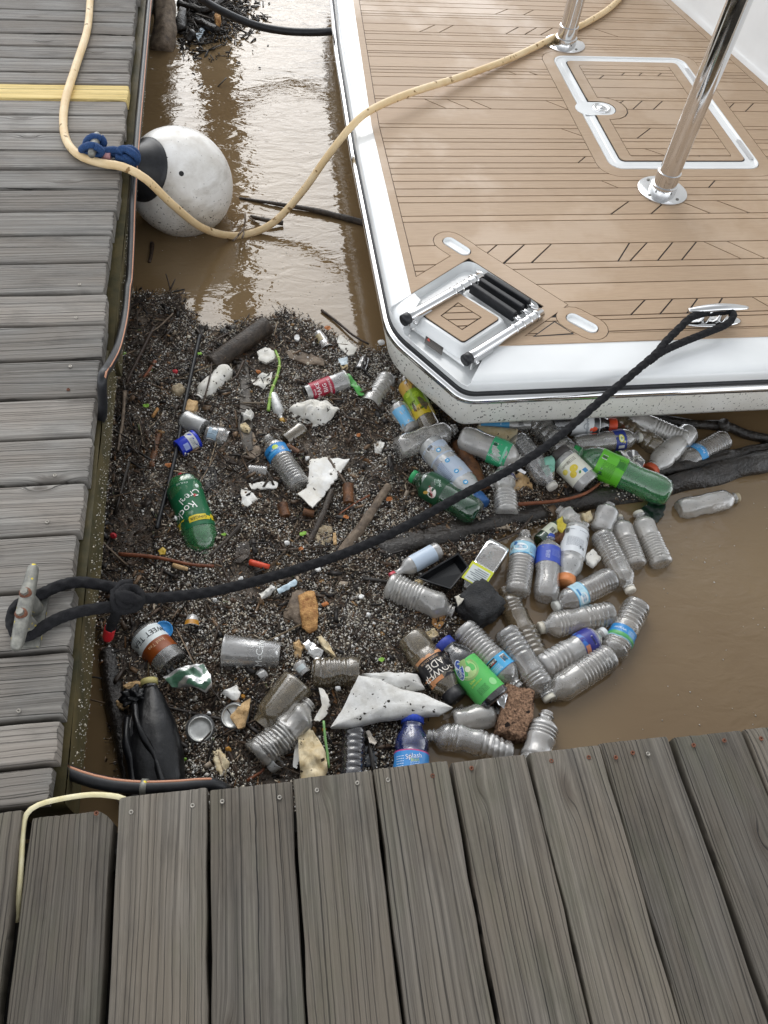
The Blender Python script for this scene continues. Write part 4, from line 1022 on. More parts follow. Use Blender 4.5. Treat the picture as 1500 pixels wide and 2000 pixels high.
# ------------------------------------------------------------------ ropes, hoses, cleats, buoy
v, f = tube([P(178, -60, .014), P(176, 0, .014), P(170, 60, .014), P(148, 130, .014), P(127, 200, .014), P(126, 262, .014), P(150, 300, .014), P(195, 318, .016), P(240, 326, .018), P(285, 350, -.005), P(335, 398, -.10), P(390, 442, -.24), P(440, 459, -.335), P(485, 457, -.355), P(535, 434, -.32), P(590, 375, -.24), P(640, 305, -.13), P(690, 243, -.03), P(730, 212, .0), P(800, 182, .002), P(900, 150, -.02), P(1000, 113, -.033), P(1080, 75, -.035), P(1150, 42, -.035), P(1200, 8, -.035), P(1240, -40, -.035)], .0135, 14, .02)
tag(mk('water_hose', v, f, M['hose']), 'cream rubber hose looping from the dock over the buoy onto the boat', 'hose')
def striped(name, label, pts, r, roll):
    t = thing(name, label, 'hose', tuple(pts[len(pts)//2]))
    v, f = tube(pts, r, 14, .02); mk('pipe', v, f, M['rubber'], t)
    q_ = catmull(pts, .02); off = np.array(roll); off = off/np.linalg.norm(off)
    v, f = tube(list(q_+off*r*.9), r*.22, 6, spline=False); mk('stripe', v, f, cm('b98468', .6), t)
    return t
striped('striped_hose', 'black hose with orange stripe hung along the far dock side', [np.array([-.384, yy_, -.036+.004*math.sin(yy_*5)]) for yy_ in (5.2, 4.4, 3.7, 3.1, 2.7)]+[np.array([-.384, P(240, y_, 0)[1], z_]) for y_, z_ in ((360, -.045), (430, -.07), (500, -.085))]+[PX(x_, y_, -.384) for x_, y_ in ((250, 560), (244, 620), (230, 680), (212, 716), (200, 740))]+[np.array([-.415, PX(200, 740, -.384)[1]-.004, -.047]), np.array([-.46, PX(200, 740, -.384)[1], -.052])], .0115, (.75, -.1, .65))
sh = striped('striped_hose', 'black hose with orange stripe curving round the dock corner', [P(95, 1470, -.06), P(120, 1500, -.06), P(160, 1518, -.065), P(215, 1532, -.065), P(280, 1538, -.065), P(350, 1536, -.065), P(410, 1532, -.07), P(440, 1545, -.10)], .0135, (.1, .55, .8))
v, f = tube([P(276, 1537, -.0655), P(288, 1537.5, -.0655)], .0155, 14, .01); mk('clip', v, f, M['galv'], sh)
v, f = tube([P(250, 1565, -.012), P(230, 1556, -.002), P(180, 1552, -.004), P(120, 1560, -.006), P(75, 1572, -.004), P(52, 1590, -.008), P(45, 1620, -.014), P(42, 1680, -.018), P(38, 1740, -.025), P(32, 1800, -.05)], .0048, 10, .012)
tag(mk('yellow_cord', v, f, M['cord']), 'pale yellow cord tucked round the dock corner plank', 'cord')
# galvanised dock cleat
CZ = .062
A, B = P(66, 1104, CZ), P(31, 1270, CZ); d = (B-A)/np.linalg.norm(B-A); sd = np.array([d[1], -d[0], 0]); mid = (A+B)/2
clt = thing('dock_cleat', 'grey galvanised cleat with yellow paint flecks and two bolts', 'cleat', (mid[0], mid[1], 0))
v, f = tube([A, A+(B-A)*.3, mid, A+(B-A)*.7, B], .0135, 18, .006, rf=lambda t, s, th: .78+.3*math.sin(math.pi*t)**.8-(.25*max(0, abs(t-.5)-.46)/.04)); mk('bar', v, f, M['galv'], clt)
for t in (.38, .62):
    p = A+(B-A)*t; v, f = tube([(p[0], p[1], 0), (p[0], p[1], CZ)], .014, 14, .01, rf=lambda t_, s, th: 1.25-.35*t_); mk('foot', v, f, M['galv'], clt)
    v, f = tube([(p[0], p[1], CZ+.008), (p[0], p[1], CZ+.015)], .0115, 16, .01); o = mk('washer', v, f, M['rust'], clt)
    v, f = tube([(p[0], p[1], CZ+.015), (p[0], p[1], CZ+.023)], .0075, 6, .01); mk('bolt_head', v, f, M['galv'], clt, False)
vv, ff = obox((mid[0], mid[1], .004), d*.062, sd*.022, np.array([0, 0, .004])); mk('base_plate', vv, ff, M['galv'], clt, False)
# black mooring line
BR = .0110; bmr = thing('mooring_rope', 'thick black braided mooring rope tied from dock cleat to boat cleat', 'rope', tuple(P(600, 1110, -.1)))
main = [(232, 1166, -.012), (262, 1169, -.022), (330, 1166, -.045), (430, 1152, -.075), (560, 1118, -.105), (680, 1078, -.125), (780, 1034, -.135), (900, 968, -.135), (1000, 915, -.125), (1080, 862, -.105), (1170, 785, -.07), (1230, 735, -.038), (1280, 692, -.022), (1300, 668, -.018), (1328, 640, -.012), (1352, 619, -.006), (1385, 609, -.008)]
v, f = tube([P(*p) for p in main], BR, 16, .0035, rf=braid()); mk('rope_run', v, f, M['black_rope'], bmr)
eye = [(1268, 706, -.03), (1292, 688, -.022), (1330, 670, -.02), (1380, 650, -.015), (1418, 634, -.01), (1432, 618, -.004), (1424, 608, -.004), (1398, 610, -.008), (1380, 611, -.01)]
v, f = tube([P(*p) for p in eye], BR*.95, 16, .0035, rf=braid()); mk('eye_loop', v, f, M['black_rope'], bmr)
loop = [(243, 1150, -.004), (215, 1146, -.002), (160, 1137, .013), (120, 1143, .016), (85, 1158, .02), (55, 1172, .022), (33, 1184, .018), (24, 1205, .014), (26, 1228, .014), (40, 1243, .014), (62, 1238, .016), (108, 1211, .014), (150, 1196, .012), (187, 1189, .004), (225, 1184, -.008), (250, 1182, -.012)]
v, f = tube([P(*p) for p in loop], BR*1.02, 16, .0035, rf=braid()); mk('cleat_loop', v, f, M['black_rope'], bmr)
kn = [(255, 1142, -.004), (240, 1143, .012), (228, 1160, .018), (226, 1180, .014), (240, 1190, .006), (262, 1186, .006), (274, 1172, .004), (268, 1156, .008), (248, 1150, .02), (236, 1165, .026), (245, 1180, .02), (265, 1172, .012)]
v, f = tube([P(*p) for p in kn], BR*1.0, 16, .0035, rf=braid()); mk('knot', v, f, M['black_rope'], bmr)
v, f = tube([P(*p) for p in [(226, 1158, .004), (240, 1164, .03), (254, 1168, .03), (272, 1178, .002)]], BR*1.1, 16, .0035, rf=braid()); mk('knot', v, f, M['black_rope'], bmr)
v, f = tube([P(234, 1178, -.012), P(226, 1200, -.04), P(219, 1218, -.08), P(215, 1228, -.10)], BR*.95, 16, .004, rf=braid()); mk('rope_tail', v, f, M['black_rope'], bmr)
v, f = tube([P(215.5, 1226, -.097), P(213, 1235, -.115), P(210, 1248, -.14)], BR*1.1, 16, .004, rf=lambda t, s, th: 1-.25*max(0, t-.8)/.2); mk('red_whipping', v, f, cm('c3222c', .45), bmr)
# blue rope on the small cleat, holding the buoy
A, B = P(190, 263, .045), P(178, 303, .045)
bc = thing('dock_cleat', 'small grey cleat wrapped in blue rope at the dock edge', 'cleat', (float((A+B)[0]/2), float((A+B)[1]/2), 0))
v, f = tube([A, (A+B)/2, B], .013, 12, .01, rf=lambda t, s, th: .8+.3*math.sin(math.pi*t)); mk('bar', v, f, M['galv'], bc)
m_ = (A+B)/2; v, f = tube([(m_[0], m_[1], 0), (m_[0], m_[1], .045)], .016, 12, .01); mk('foot', v, f, M['galv'], bc)
blr = thing('blue_rope', 'blue braided rope wound on the cleat and tied to the buoy', 'rope', tuple(P(230, 300, 0)))
def br_(pts, name='coil'): v, f = tube([P(*p) for p in pts], .0115, 12, .005, rf=braid(2*math.pi/.03, .07, 4)); mk(name, v, f, M['blue_rope'], blr)
br_([(196, 270, .05), (180, 268, .058), (168, 280, .04), (175, 292, .018), (192, 288, .02), (203, 278, .035), (196, 268, .05)])
br_([(197, 292, .03), (182, 284, .06), (166, 287, .05), (160, 294, .03), (172, 302, .02), (192, 302, .028), (198, 294, .045), (185, 286, .062)])
br_([(190, 296, .03), (208, 294, .03), (225, 293, .03), (240, 296, .03), (252, 290, .035), (264, 296, .028), (268, 306, .005), (262, 316, -.03), (258, 324, -.06)], 'lead')
br_([(196, 300, .018), (215, 300, .016), (235, 303, .016), (248, 309, .02), (262, 318, -.005), (268, 310, .012), (258, 298, .04), (240, 290, .045), (232, 298, .035)], 'lead')
br_([(228, 308, .016), (242, 311, .016), (252, 316, .006), (262, 324, -.04)], 'tail')
v, f = tube([P(198, 305, .018), P(216, 306, .018)], .0115, 12, .01); mk('pink_whipping', v, f, cm('b08287'), blr)
# buoy
bcx = P(352, 357, -.215); bR = .189
by = thing('mooring_buoy', 'dirty white round buoy with black cone end floating by the dock', 'buoy', (bcx[0], bcx[1], bcx[2]-bR))
ax_ = np.array([-0.52, -0.38, 0.48]); ax_ /= np.linalg.norm(ax_)
ex = np.cross(ax_, [0, 1, 0]); ex /= np.linalg.norm(ex); ey = np.cross(ax_, ex)
def lathe(c, a, x, y, prof, n=40):
    v = [c+a*t+r*(x*math.cos(k*2*math.pi/n)+y*math.sin(k*2*math.pi/n)) for r, t in prof for k in range(n)]
    return np.array(v), [(i*n+j, i*n+(j+1) % n, (i+1)*n+(j+1) % n, (i+1)*n+j) for i in range(len(prof)-1) for j in range(n)]
v, f = lathe(bcx, ax_, ex, ey, [(max(bR*math.sin(a), 1e-4), bR*math.cos(a)*1.02) for a in np.linspace(.0, math.pi, 40)]); mk('shell', v, f, M['buoy'], by)
v, f = lathe(bcx, ax_, ex, ey, [(.107, .155), (.109, .164), (.099, .174), (.085, .19), (.071, .215), (.058, .235), (.046, .252), (.044, .275), (.034, .282), (.0001, .282)]); mk('cone_end', v, f, M['rubber'], by)
hd = P(355, 334, -.06); hd = bcx+(hd-bcx)/np.linalg.norm(hd-bcx)*bR
nn = (hd-bcx)/bR; hx = np.cross(nn, [0, 0, 1.]); hx /= np.linalg.norm(hx); hy = np.cross(nn, hx)
v, f = lathe(hd, nn, hx, hy, [(.0085, -.002), (.0085, .0022), (.006, .003), (.005, .003), (.0001, .003)], 16); mk('valve', v, f, cm('0e0d0d'), by)
# black hose hanging to the boat beyond
v, f = tube([P(300, -80, .15), P(390, -5, -.05), P(440, 25, -.14), P(500, 50, -.21), P(560, 61, -.24), (P(620, 63, -.23)), P(656, 60, -.20), P(690, 55, -.16)], .017, 12, .03)
tag(mk('shore_line', v, f, M['rubber']), 'black line sagging over the water to the far boat side', 'rope')
# ------------------------------------------------------------------ bottles, cups, cans and their print
def ribs(t0, t1, n, d=.11):
    o = []; w = (t1-t0)/n
    for i in range(n): a = t0+i*w; o += [(a, 1.0), (a+w*.3, 1-d*.15), (a+w*.5, 1-d), (a+w*.7, 1-d*.15)]
    return o
NECK = [(.915, .44), (.930, .41), (.935, .52), (.945, .52), (.95, .40), (.965, .40), (.97, .43), (.978, .40), (.985, .43), (1.0, .41)]
PROF = {
 'water': [(0, .05), (.004, .5), (.001, .66), (.014, .88), (.04, .98), (.07, 1)]+ribs(.09, .52, 9)+[(.53, 1), (.55, .97), (.72, .97), (.74, 1), (.79, .96), (.84, .80), (.88, .60)]+NECK,
 'wide': [(0, .05), (.004, .5), (.001, .7), (.016, .92), (.04, 1)]+ribs(.08, .40, 5, .14)+[(.41, 1), (.47, .93), (.53, .9), (.58, .95), (.63, 1)]+ribs(.64, .78, 3, .1)+[(.79, 1), (.84, .85), (.88, .62)]+NECK,
 'soda': [(0, .15), (.012, .4), (.0, .55), (.012, .78), (.05, .95), (.11, 1), (.2, 1), (.28, .95), (.36, .93), (.44, .97), (.5, 1), (.74, 1), (.80, .95), (.86, .74), (.9, .52)]+NECK,
 'sport': [(0, .05), (.004, .7), (.001, .82), (.02, .96), (.04, 1), (.26, 1), (.28, .94), (.30, 1), (.58, 1), (.6, .94), (.63, 1), (.70, 1), (.78, .9), (.85, .68), (.89, .6), (.9, .66), (.91, .6), (1, .59)],
 'jar': [(0, .05), (.02, .6), (.0, .78), (.02, .93), (.07, 1), (.72, 1), (.8, .97), (.86, .86), (.88, .82), (1, .82)],
 'glass': [(0, .05), (.03, .6), (.0, .82), (.015, .96), (.05, 1), (.60, 1), (.68, .9), (.75, .5), (.79, .38), (.95, .34), (.955, .4), (1, .38)],
 'cup': [(0, .05), (.01, .68), (.0, .72), (.015, .75), (.5, .88), (.95, .985), (.96, 1.03), (.985, 1.04), (1, 1.0), (.985, .975), (.5, .85), (.04, .7), (.03, .05)],
 'tumbler': [(0, .05), (.01, .8), (.0, .86), (.03, .9), (.6, .95), (.9, 1.0), (1, 1.02), (.99, .985), (.6, .93), (.06, .86), (.05, .05)],
 'stub': [(0, .05), (.005, .5), (0, .7), (.03, .92), (.08, 1)]+ribs(.15, .8, 6, .09)+[(.82, 1), (.95, .95), (1, .9)],
}
_TXT = {}
def text2d(s):
    if s not in _TXT:
        cu = bpy.data.curves.new('t', 'FONT'); cu.body = s; cu.size = 1.0; cu.align_x = 'CENTER'; cu.align_y = 'CENTER'; cu.resolution_u = 2
        ob = bpy.data.objects.new('t', cu); me = bpy.data.meshes.new_from_object(ob)
        v = np.array([tuple(q_.co) for q_ in me.vertices])[:, :2] if len(me.vertices) else np.zeros((0, 2))
        _TXT[s] = (v, [tuple(p.vertices) for p in me.polygons])
        bpy.data.objects.remove(ob); bpy.data.curves.remove(cu); bpy.data.meshes.remove(me)
    return _TXT[s]
def bottle(name, label, base, cap, r, kind='water', mat='clear', zc=.6, dz=0.0, capc=None, bands=(), txt=(), crump=.035, flat=1.0, bend=0.0, roll=0.0, seed=1, group=None, cat='bottle', arc=None, capl=.07, dome=None, shapes=(), cut=None, nseg=30):
    zc *= .82; A = P(base[0], base[1], WZ+zc*r); B = P(cap[0], cap[1], WZ+zc*r+dz); L = np.linalg.norm(B-A); a = (B-A)/L
    ref = np.array([0, 0, CAM_H])-(A+B)/2; ref /= np.linalg.norm(ref)
    x = ref-a*(ref@a); x /= np.linalg.norm(x); y = np.cross(a, x)
    if roll: x, y = x*math.cos(roll)+y*math.sin(roll), y*math.cos(roll)-x*math.sin(roll)
    pr = PROF[kind]; pet = kind in ('soda', 'wide', 'water')
    tt = np.array([p[0] for p in pr]); 
    def rad(t):
        j = int(np.searchsorted(tt, t)); 
        for i in range(len(pr)-1):
            if pr[i][0] <= t <= pr[i+1][0] and pr[i+1][0] > pr[i][0]:
                u = (t-pr[i][0])/(pr[i+1][0]-pr[i][0]); return pr[i][1]+(pr[i+1][1]-pr[i][1])*u
        return pr[-1][1]
    def pos(t, th, rr, off=0.0):
        if pet and t < .13 and rr > .3: rr *= 1-(.13 if kind == 'soda' else .06)*(1-t/.13)*(.5+.5*math.cos(5*th+.6))
        R = rr*r; k = 1.0
        if crump and t < .92:
            w = min(1, t/.05)*min(1, (.92-t)/.12)
            n1 = mnoise.noise(Vector((t*L/r*.9+seed*7.1, math.cos(th)*1.1, math.sin(th)*1.1+seed)))
            n2 = mnoise.noise(Vector((t*L/r*2.3, math.cos(th)*2.2+seed*3.3, math.sin(th)*2.2)))
            k = 1-w*(crump*2.2*max(0, abs(n1)-.08)+crump*1.0*abs(n2)-crump*.3)
        R = R*k+off; c = A+a*(t*L)+y*(bend*L*math.sin(math.pi*t))
        return c+R*(x*math.cos(th)*flat+y*math.sin(th))
    T = thing(name, label, cat, tuple((A+B)/2-np.array([0, 0, r])), group)
    n = nseg; v = []; 
    for t, rr in pr:
        for k in range(n): v.append(pos(t, k*2*math.pi/n, rr))
    f = [(i*n+j, i*n+(j+1) % n, (i+1)*n+(j+1) % n, (i+1)*n+j) for i in range(len(pr)-1) for j in range(n)]+[tuple(range(n-1, -1, -1))]
    mk('body', v, f, M[mat] if isinstance(mat, str) else mat, T)
    if capc:
        rc = pr[-1][1]*r*1.14; n2 = 36; v = []; t0 = 1-capl
        prof = [(t0, .96), (t0, 1), (1.004, 1), (1.012, .93), (1.014, .5), (1.014, .02)]
        for i, (t, s_) in enumerate(prof):
            for k in range(n2):
                th = k*2*math.pi/n2; R = rc*s_*(1-(.035 if k % 2 and i in (1, 2) else 0)); c = A+a*(t*L); v.append(c+R*(x*math.cos(th)+y*math.sin(th)))
        f = [(i*n2+j, i*n2+(j+1) % n2, (i+1)*n2+(j+1) % n2, (i+1)*n2+j) for i in range(len(prof)-1) for j in range(n2)]
        mk('cap', v, f, cm(capc, .45) if not capc in M else M[capc], T)
    lab = None
    if bands:
        lb = MB(); cols = []; n3 = 32; a0, a1 = arc if arc else (-math.pi, math.pi)
        for t0, t1, h in bands:
            if h not in cols: cols.append(h)
            ts = np.linspace(t0, t1, 5); v = []; full = arc is None
            kk = n3 if full else n3+1
            for t in ts:
                for k in range(kk): th = a0+(a1-a0)*k/n3; v.append(pos(t, th, rad(t), .0007))
            f = [(i*kk+j, i*kk+(j+1) % kk, (i+1)*kk+(j+1) % kk, (i+1)*kk+j) for i in range(4) for j in range(n3)]
            lb.add(v, f, cols.index(h))
        lab = lb.build('label', [cm(h, .35) for h in cols], T)
    if txt or shapes:
        tb = MB(); cols = []
        def put(v2, fs, t, th0, sz, rot, h, lift):
            if h not in cols: cols.append(h)
            c, s_ = math.cos(math.radians(rot)), math.sin(math.radians(rot)); vv = []
            R = max(rad(t)*r, .004)
            for p in v2*sz:
                u, w = p[0]*c-p[1]*s_, p[0]*s_+p[1]*c; t_ = t+w/L
                vv.append(pos(t_, math.radians(th0)+u/R, rad(t_), lift))
            tb.add(vv, fs, cols.index(h))
        for sh_ in shapes:
            k_, t, th0, w_, h_, rot, h = sh_[:7]
            if k_ == 'o':
                m = 20; v2 = np.array([(w_*math.cos(i*2*math.pi/m), h_*math.sin(i*2*math.pi/m)) for i in range(m)]+[(0, 0)])
                put(v2, [(i, (i+1) % m, m) for i in range(m)], t, th0, 1.0, rot, h, .0011)
            elif k_ == 'r':
                g = 6; v2 = np.array([(-w_+2*w_*i/g, s_*h_) for s_ in (-1, 1) for i in range(g+1)]); put(v2, [(i, i+1, g+2+i, g+1+i) for i in range(g)], t, th0, 1.0, rot, h, .0011)
            elif k_ == 'p':    # rows of fine print
                rows = int(sh_[7]) if len(sh_) > 7 else 5
                for i in range(rows):
                    yy = h_*(1-2*(i+.5)/rows); xx = -w_
                    while xx < w_*.9:
                        l_ = rng.uniform(.0022, .006); x1 = min(xx+l_, w_)
                        put(np.array([(xx, yy-h_*.28/rows), (x1, yy-h_*.28/rows), (x1, yy+h_*.28/rows), (xx, yy+h_*.28/rows)]), [(0, 1, 2, 3)], t, th0, 1.0, rot, h, .0012); xx = x1+.0011
            elif k_ == 'b':    # barcode
                xx = -w_
                put(np.array([(-w_*1.15, -h_*1.2), (w_*1.15, -h_*1.2), (w_*1.15, h_*1.2), (-w_*1.15, h_*1.2)]), [(0, 1, 2, 3)], t, th0, 1.0, rot, 'ececea', .001)
                while xx < w_:
                    l_ = rng.uniform(.0004, .0013); put(np.array([(xx, -h_), (xx+l_, -h_), (xx+l_, h_), (xx, h_)]), [(0, 1, 2, 3)], t, th0, 1.0, rot, '1b1b1d', .0014); xx += l_+rng.uniform(.0005, .001)
        for s, t, th0, sz, rot, h in txt:
            v2, fs = text2d(s)
            if len(v2): put(v2, fs, t, th0, sz, rot, h, .0016)
        tb.build('lettering', [cm(h, .4) for h in cols], lab or T, False)
    return T
GB = 'bottles floating on the open water'; GM = 'bottles lying among the scraps'
W_ = 'e9ecee'
# --- right-hand raft of bottles
bottle('plastic_bottle', 'clear ribbed bottle with milky neck lying beside the dark leafy scrap', (1294, 1105), (1246, 1002), .034, seed=1, group=GB, capc='cfccc0', capl=.05)
bottle('plastic_bottle', 'clear bottle touching the dark scrap side of the milky necked bottle', (1243, 1108), (1206, 1010), .033, 'water', 'dirty', seed=2, group=GB, capc='c9c3b2', capl=.05)
bottle('plastic_bottle', 'clear crinkled bottle with white cap pointing to open water', (1172, 1042), (1232, 1155), .034, 'water', 'clear', zc=.95, seed=3, group=GB, capc='e3ddd0', crump=.05)
bottle('plastic_bottle', 'small round shouldered clear bottle standing up against the thick log', (1172, 1040), (1192, 984), .034, 'soda', 'clear_blue', zc=.5, dz=.03, seed=4, group=GB, crump=.02)
bottle('sports_bottle', 'grey white bottle with printed white label and orange cap', (1127, 1032), (1105, 1140), .037, 'sport', 'frost', zc=.8, seed=5, group=GB, capc='d88a54', bands=[(.10, .55, 'dfe3e6')], shapes=[('p', .36, -8, .026, .018, 180, '6d7480', 9), ('r', .16, -10, .026, .0008, 0, '8a919a'), ('b', .18, 40, .008, .006, 90, '1b1b1d')], txt=[('Z', .45, -38, .02, 90, '3a3f45')], capl=.11)
bottle('plastic_bottle', 'clear bottle with blue cap and deep blue label', (1066, 1172), (1073, 1048), .036, 'soda', 'clear_blue', zc=.85, seed=6, group=GB, capc='2f4fb0', bands=[(.50, .76, '3a52b4')], txt=[('AQUA', .6, -6, .008, 90, 'c9d3f0'), ('WATER', .6, 4, .008, 90, 'c9d3f0')], shapes=[('p', .64, 35, .012, .012, 0, '8f9ed8', 6)])
bottle('plastic_bottle', 'clear bottle with pale blue label and oval emblem beside the blue capped one', (1010, 1162), (1026, 1040), .036, 'water', 'clear', zc=.85, seed=7, group=GB, bands=[(.56, .74, 'a9d5e6'), (.555, .575, '4d9cc8'), (.725, .745, '4d9cc8')], shapes=[('o', .65, -12, .02, .0125, 0, 'eef4f6'), ('o', .705, -38, .006, .006, 0, '3b79b8'), ('p', .65, 48, .01, .012, 0, '5e93b5', 5)], txt=[('Great', .67, -12, .008, 0, '2c6aa8'), ('Value', .63, -12, .008, 0, '2c6aa8')])
bottle('plastic_bottle', 'clear bottle with pale blue wave label and open milky mouth', (1196, 1128), (1084, 1186), .035, 'water', 'clear_blue', zc=.75, seed=8, group=GB, bands=[(.55, .72, 'bfe0ec'), (.545, .56, '63aed4'), (.71, .725, '63aed4')], shapes=[('o', .63, -25, .017, .011, 0, 'f2f7f8'), ('p', .635, 35, .012, .012, 0, '4f8fb8', 6), ('r', .67, 10, .01, .003, 0, '3f8cc4')], txt=[('Great', .645, -25, .007, 0, '2c6aa8'), ('Value', .61, -25, .007, 0, '2c6aa8')], capc='d2d2cc', capl=.05)
bottle('plastic_bottle', 'plain clear bottle with smooth shoulder below the pale blue labelled one', (1196, 1198), (1054, 1227), .036, 'wide', 'dirty', zc=.6, seed=9, group=GB, capc='cfc9ba', capl=.05)
bottle('plastic_bottle', 'clear bottle with green and blue band at the outer edge of the raft', (1246, 1180), (1186, 1296), .038, 'wide', 'clear', zc=.7, seed=10, group=GB, bands=[(.48, .60, '2f86c6'), (.60, .655, '4f9f5c'), (.655, .67, 'b6d9e6')], txt=[('Water', .55, 20, .013, 0, 'e8f2f6')], shapes=[('p', .55, -35, .01, .008, 0, 'cfe4ee', 4)], crump=.06)
bottle('plastic_bottle', 'clear bottle with navy sunset label and pale cap', (1056, 1306), (1180, 1236), .036, 'wide', 'clear_blue', zc=.75, seed=11, group=GB, bands=[(.58, .80, '2b2f86'), (.58, .66, '3a6fc0')], shapes=[('b', .70, 5, .011, .0075, 0, '1b1b1d'), ('r', .62, 30, .012, .006, 0, 'd08a6a'), ('r', .615, 55, .01, .008, 0, '141a2c'), ('p', .77, 0, .018, .004, 0, 'a7aee0', 3)], capc='dfe3e4')
bottle('plastic_bottle', 'large plain ribbed clear bottle lying parallel below the navy labelled one', (1192, 1280), (1068, 1362), .038, 'water', 'clear', zc=.7, seed=12, group=GB, crump=.01)
bottle('plastic_bottle', 'plain clear bottle lying between two labelled bottles with neck by brown brick', (985, 1232), (1074, 1366), .036, 'wide', 'clear_blue', zc=.95, seed=13, group=GB, capc='cfcbbd', capl=.05)
bottle('plastic_bottle', 'clear bottle with blue label and red and black logo strip', (902, 1226), (1014, 1344), .038, 'water', 'clear_blue', zc=.8, seed=14, group=GB, bands=[(.56, .74, '49a6d6'), (.70, .745, '2f5fb4')], shapes=[('r', .60, 22, .020, .0065, 0, '141416'), ('r', .62, 22, .016, .0016, 0, 'b5342c'), ('p', .68, 22, .02, .006, 0, 'dbeef8', 3), ('b', .64, -45, .008, .009, 0, '1b1b1d'), ('o', .66, 55, .008, .008, 0, '1f57ae')], txt=[('KIRKLAND', .597, 22, .0085, 0, 'f0f0ee'), ('PURIFIED', .715, 8, .006, 0, 'dbe8f4')])
bottle('plastic_bottle', 'amber stained ribbed bottle squeezed next to the black foam block', (1052, 1292), (982, 1150), .035, 'wide', 'brown', zc=.35, seed=15, group=GB, crump=.05)
# --- foreground labelled
bottle('juice_bottle', 'juice bottle with blue cap and lime green kiwi label', (972, 1372), (864, 1256), .042, 'sport', 'smoke', zc=1.0, dz=.0, seed=16, group=GM, capc='2d3f9c', bands=[(.10, .62, '58b85c')], crump=.0, shapes=[('o', .50, 2, .027, .027, 0, '8fae6a'), ('o', .50, 2, .022, .022, 0, 'a9c882'), ('o', .50, 2, .007, .007, 0, 'd9e2c0'), ('o', .56, -20, .026, .011, 62, 'e8eef2'), ('o', .56, -20, .024, .0095, 62, '2b50a8'), ('o', .2, 40, .010, .010, 0, '8fd08a'), ('p', .2, -5, .014, .009, 0, '1d5a2c', 6)], txt=[('Snapple', .56, -20, .012, 62, 'f3f6f8'), ('kiwi', .35, -14, .010, 0, 'd8e85a'), ('strawberry', .305, -8, .0075, 0, 'c9e05a')], capl=.1)
bottle('sports_bottle', 'crushed sports bottle with black label and black cap beside felt sheet', (800, 1244), (892, 1366), .042, 'sport', 'brown', zc=.75, seed=17, group=GM, capc='1d1d20', bands=[(.42, .74, '17151a'), (.38, .42, 'c98f62')], txt=[('POWER', .63, -8, .026, 0, 'ece6dc'), ('ADE', .53, -14, .026, 0, 'ece6dc'), ('SPORTS DRINK', .45, -8, .008, 0, 'c9a98a')], shapes=[('r', .71, 15, .02, .005, 0, 'c98a5c'), ('r', .69, 45, .012, .012, 0, 'c98a5c')], crump=.10, capl=.13)
bottle('plastic_bottle', 'short clear bottle with star shaped base beside the felt tip', (884, 1412), (976, 1392), .034, 'soda', 'dirty', zc=.5, seed=18, group=GM, crump=.05)
bottle('plastic_bottle', 'bent crushed clear bottle with threaded neck against the dock edge', (1000, 1478), (834, 1436), .034, 'wide', 'clear_blue', zc=.7, seed=19, group=GM, crump=.12, bend=.06)
bottle('plastic_bottle', 'clear ribbed bottle half hidden under the dock edge by brown brick', (1030, 1540), (1069, 1392), .038, 'wide', 'clear_blue', zc=.7, seed=20, group=GB, crump=.01)
bottle('juice_bottle', 'dark blue bottle with bright blue cap against the dock edge', (800, 1580), (806, 1400), .041, 'sport', 'blue', zc=.9, seed=21, group=GM, capc='2a4cc0', bands=[(.30, .56, '3f8fd6'), (.56, .575, 'c04a86')], txt=[('Splash', .50, 8, .016, 10, 'e9eef6'), ('Blast', .46, 12, .010, 10, 'c6d95a')], shapes=[('p', .42, -38, .010, .02, 0, 'd6e6f6', 7), ('p', .42, 14, .012, .006, 0, 'cfe0f4', 3)], capl=.09)
bottle('plastic_bottle', 'crushed clear ribbed bottle beside the pink capped flask', (756, 1142), (886, 1196), .039, 'water', 'clear', zc=.75, seed=22, group=GM, crump=.09)
bottle('glass_flask', 'small glass flask with pale label and pink cap', (857, 1074), (764, 1126), .026, 'glass', 'clear_blue', zc=1.3, seed=23, group=GM, capc='c9525e', crump=0, bands=[(.13, .58, 'bccbdc')], arc=(-1.2, 1.2), capl=.08)
bottle('glass_bottle', 'small green glass bottle with paper label near blue cap', (1052, 1058), (1106, 1012), .021, 'glass', M['dgreen'], zc=1.2, seed=26, group=GB, crump=0, bands=[(.22, .55, 'c8cdb8')], arc=(-1.3, 1.3), shapes=[('b', .38, 0, .007, .008, 0, '1b1b1d')])
bottle('plastic_bottle', 'crumpled grey clear bottle draped on the log above the orange capped one', (1140, 1040), (1090, 994), .030, 'water', 'dirty', zc=1.3, seed=27, group=GB, crump=.28, flat=.7)
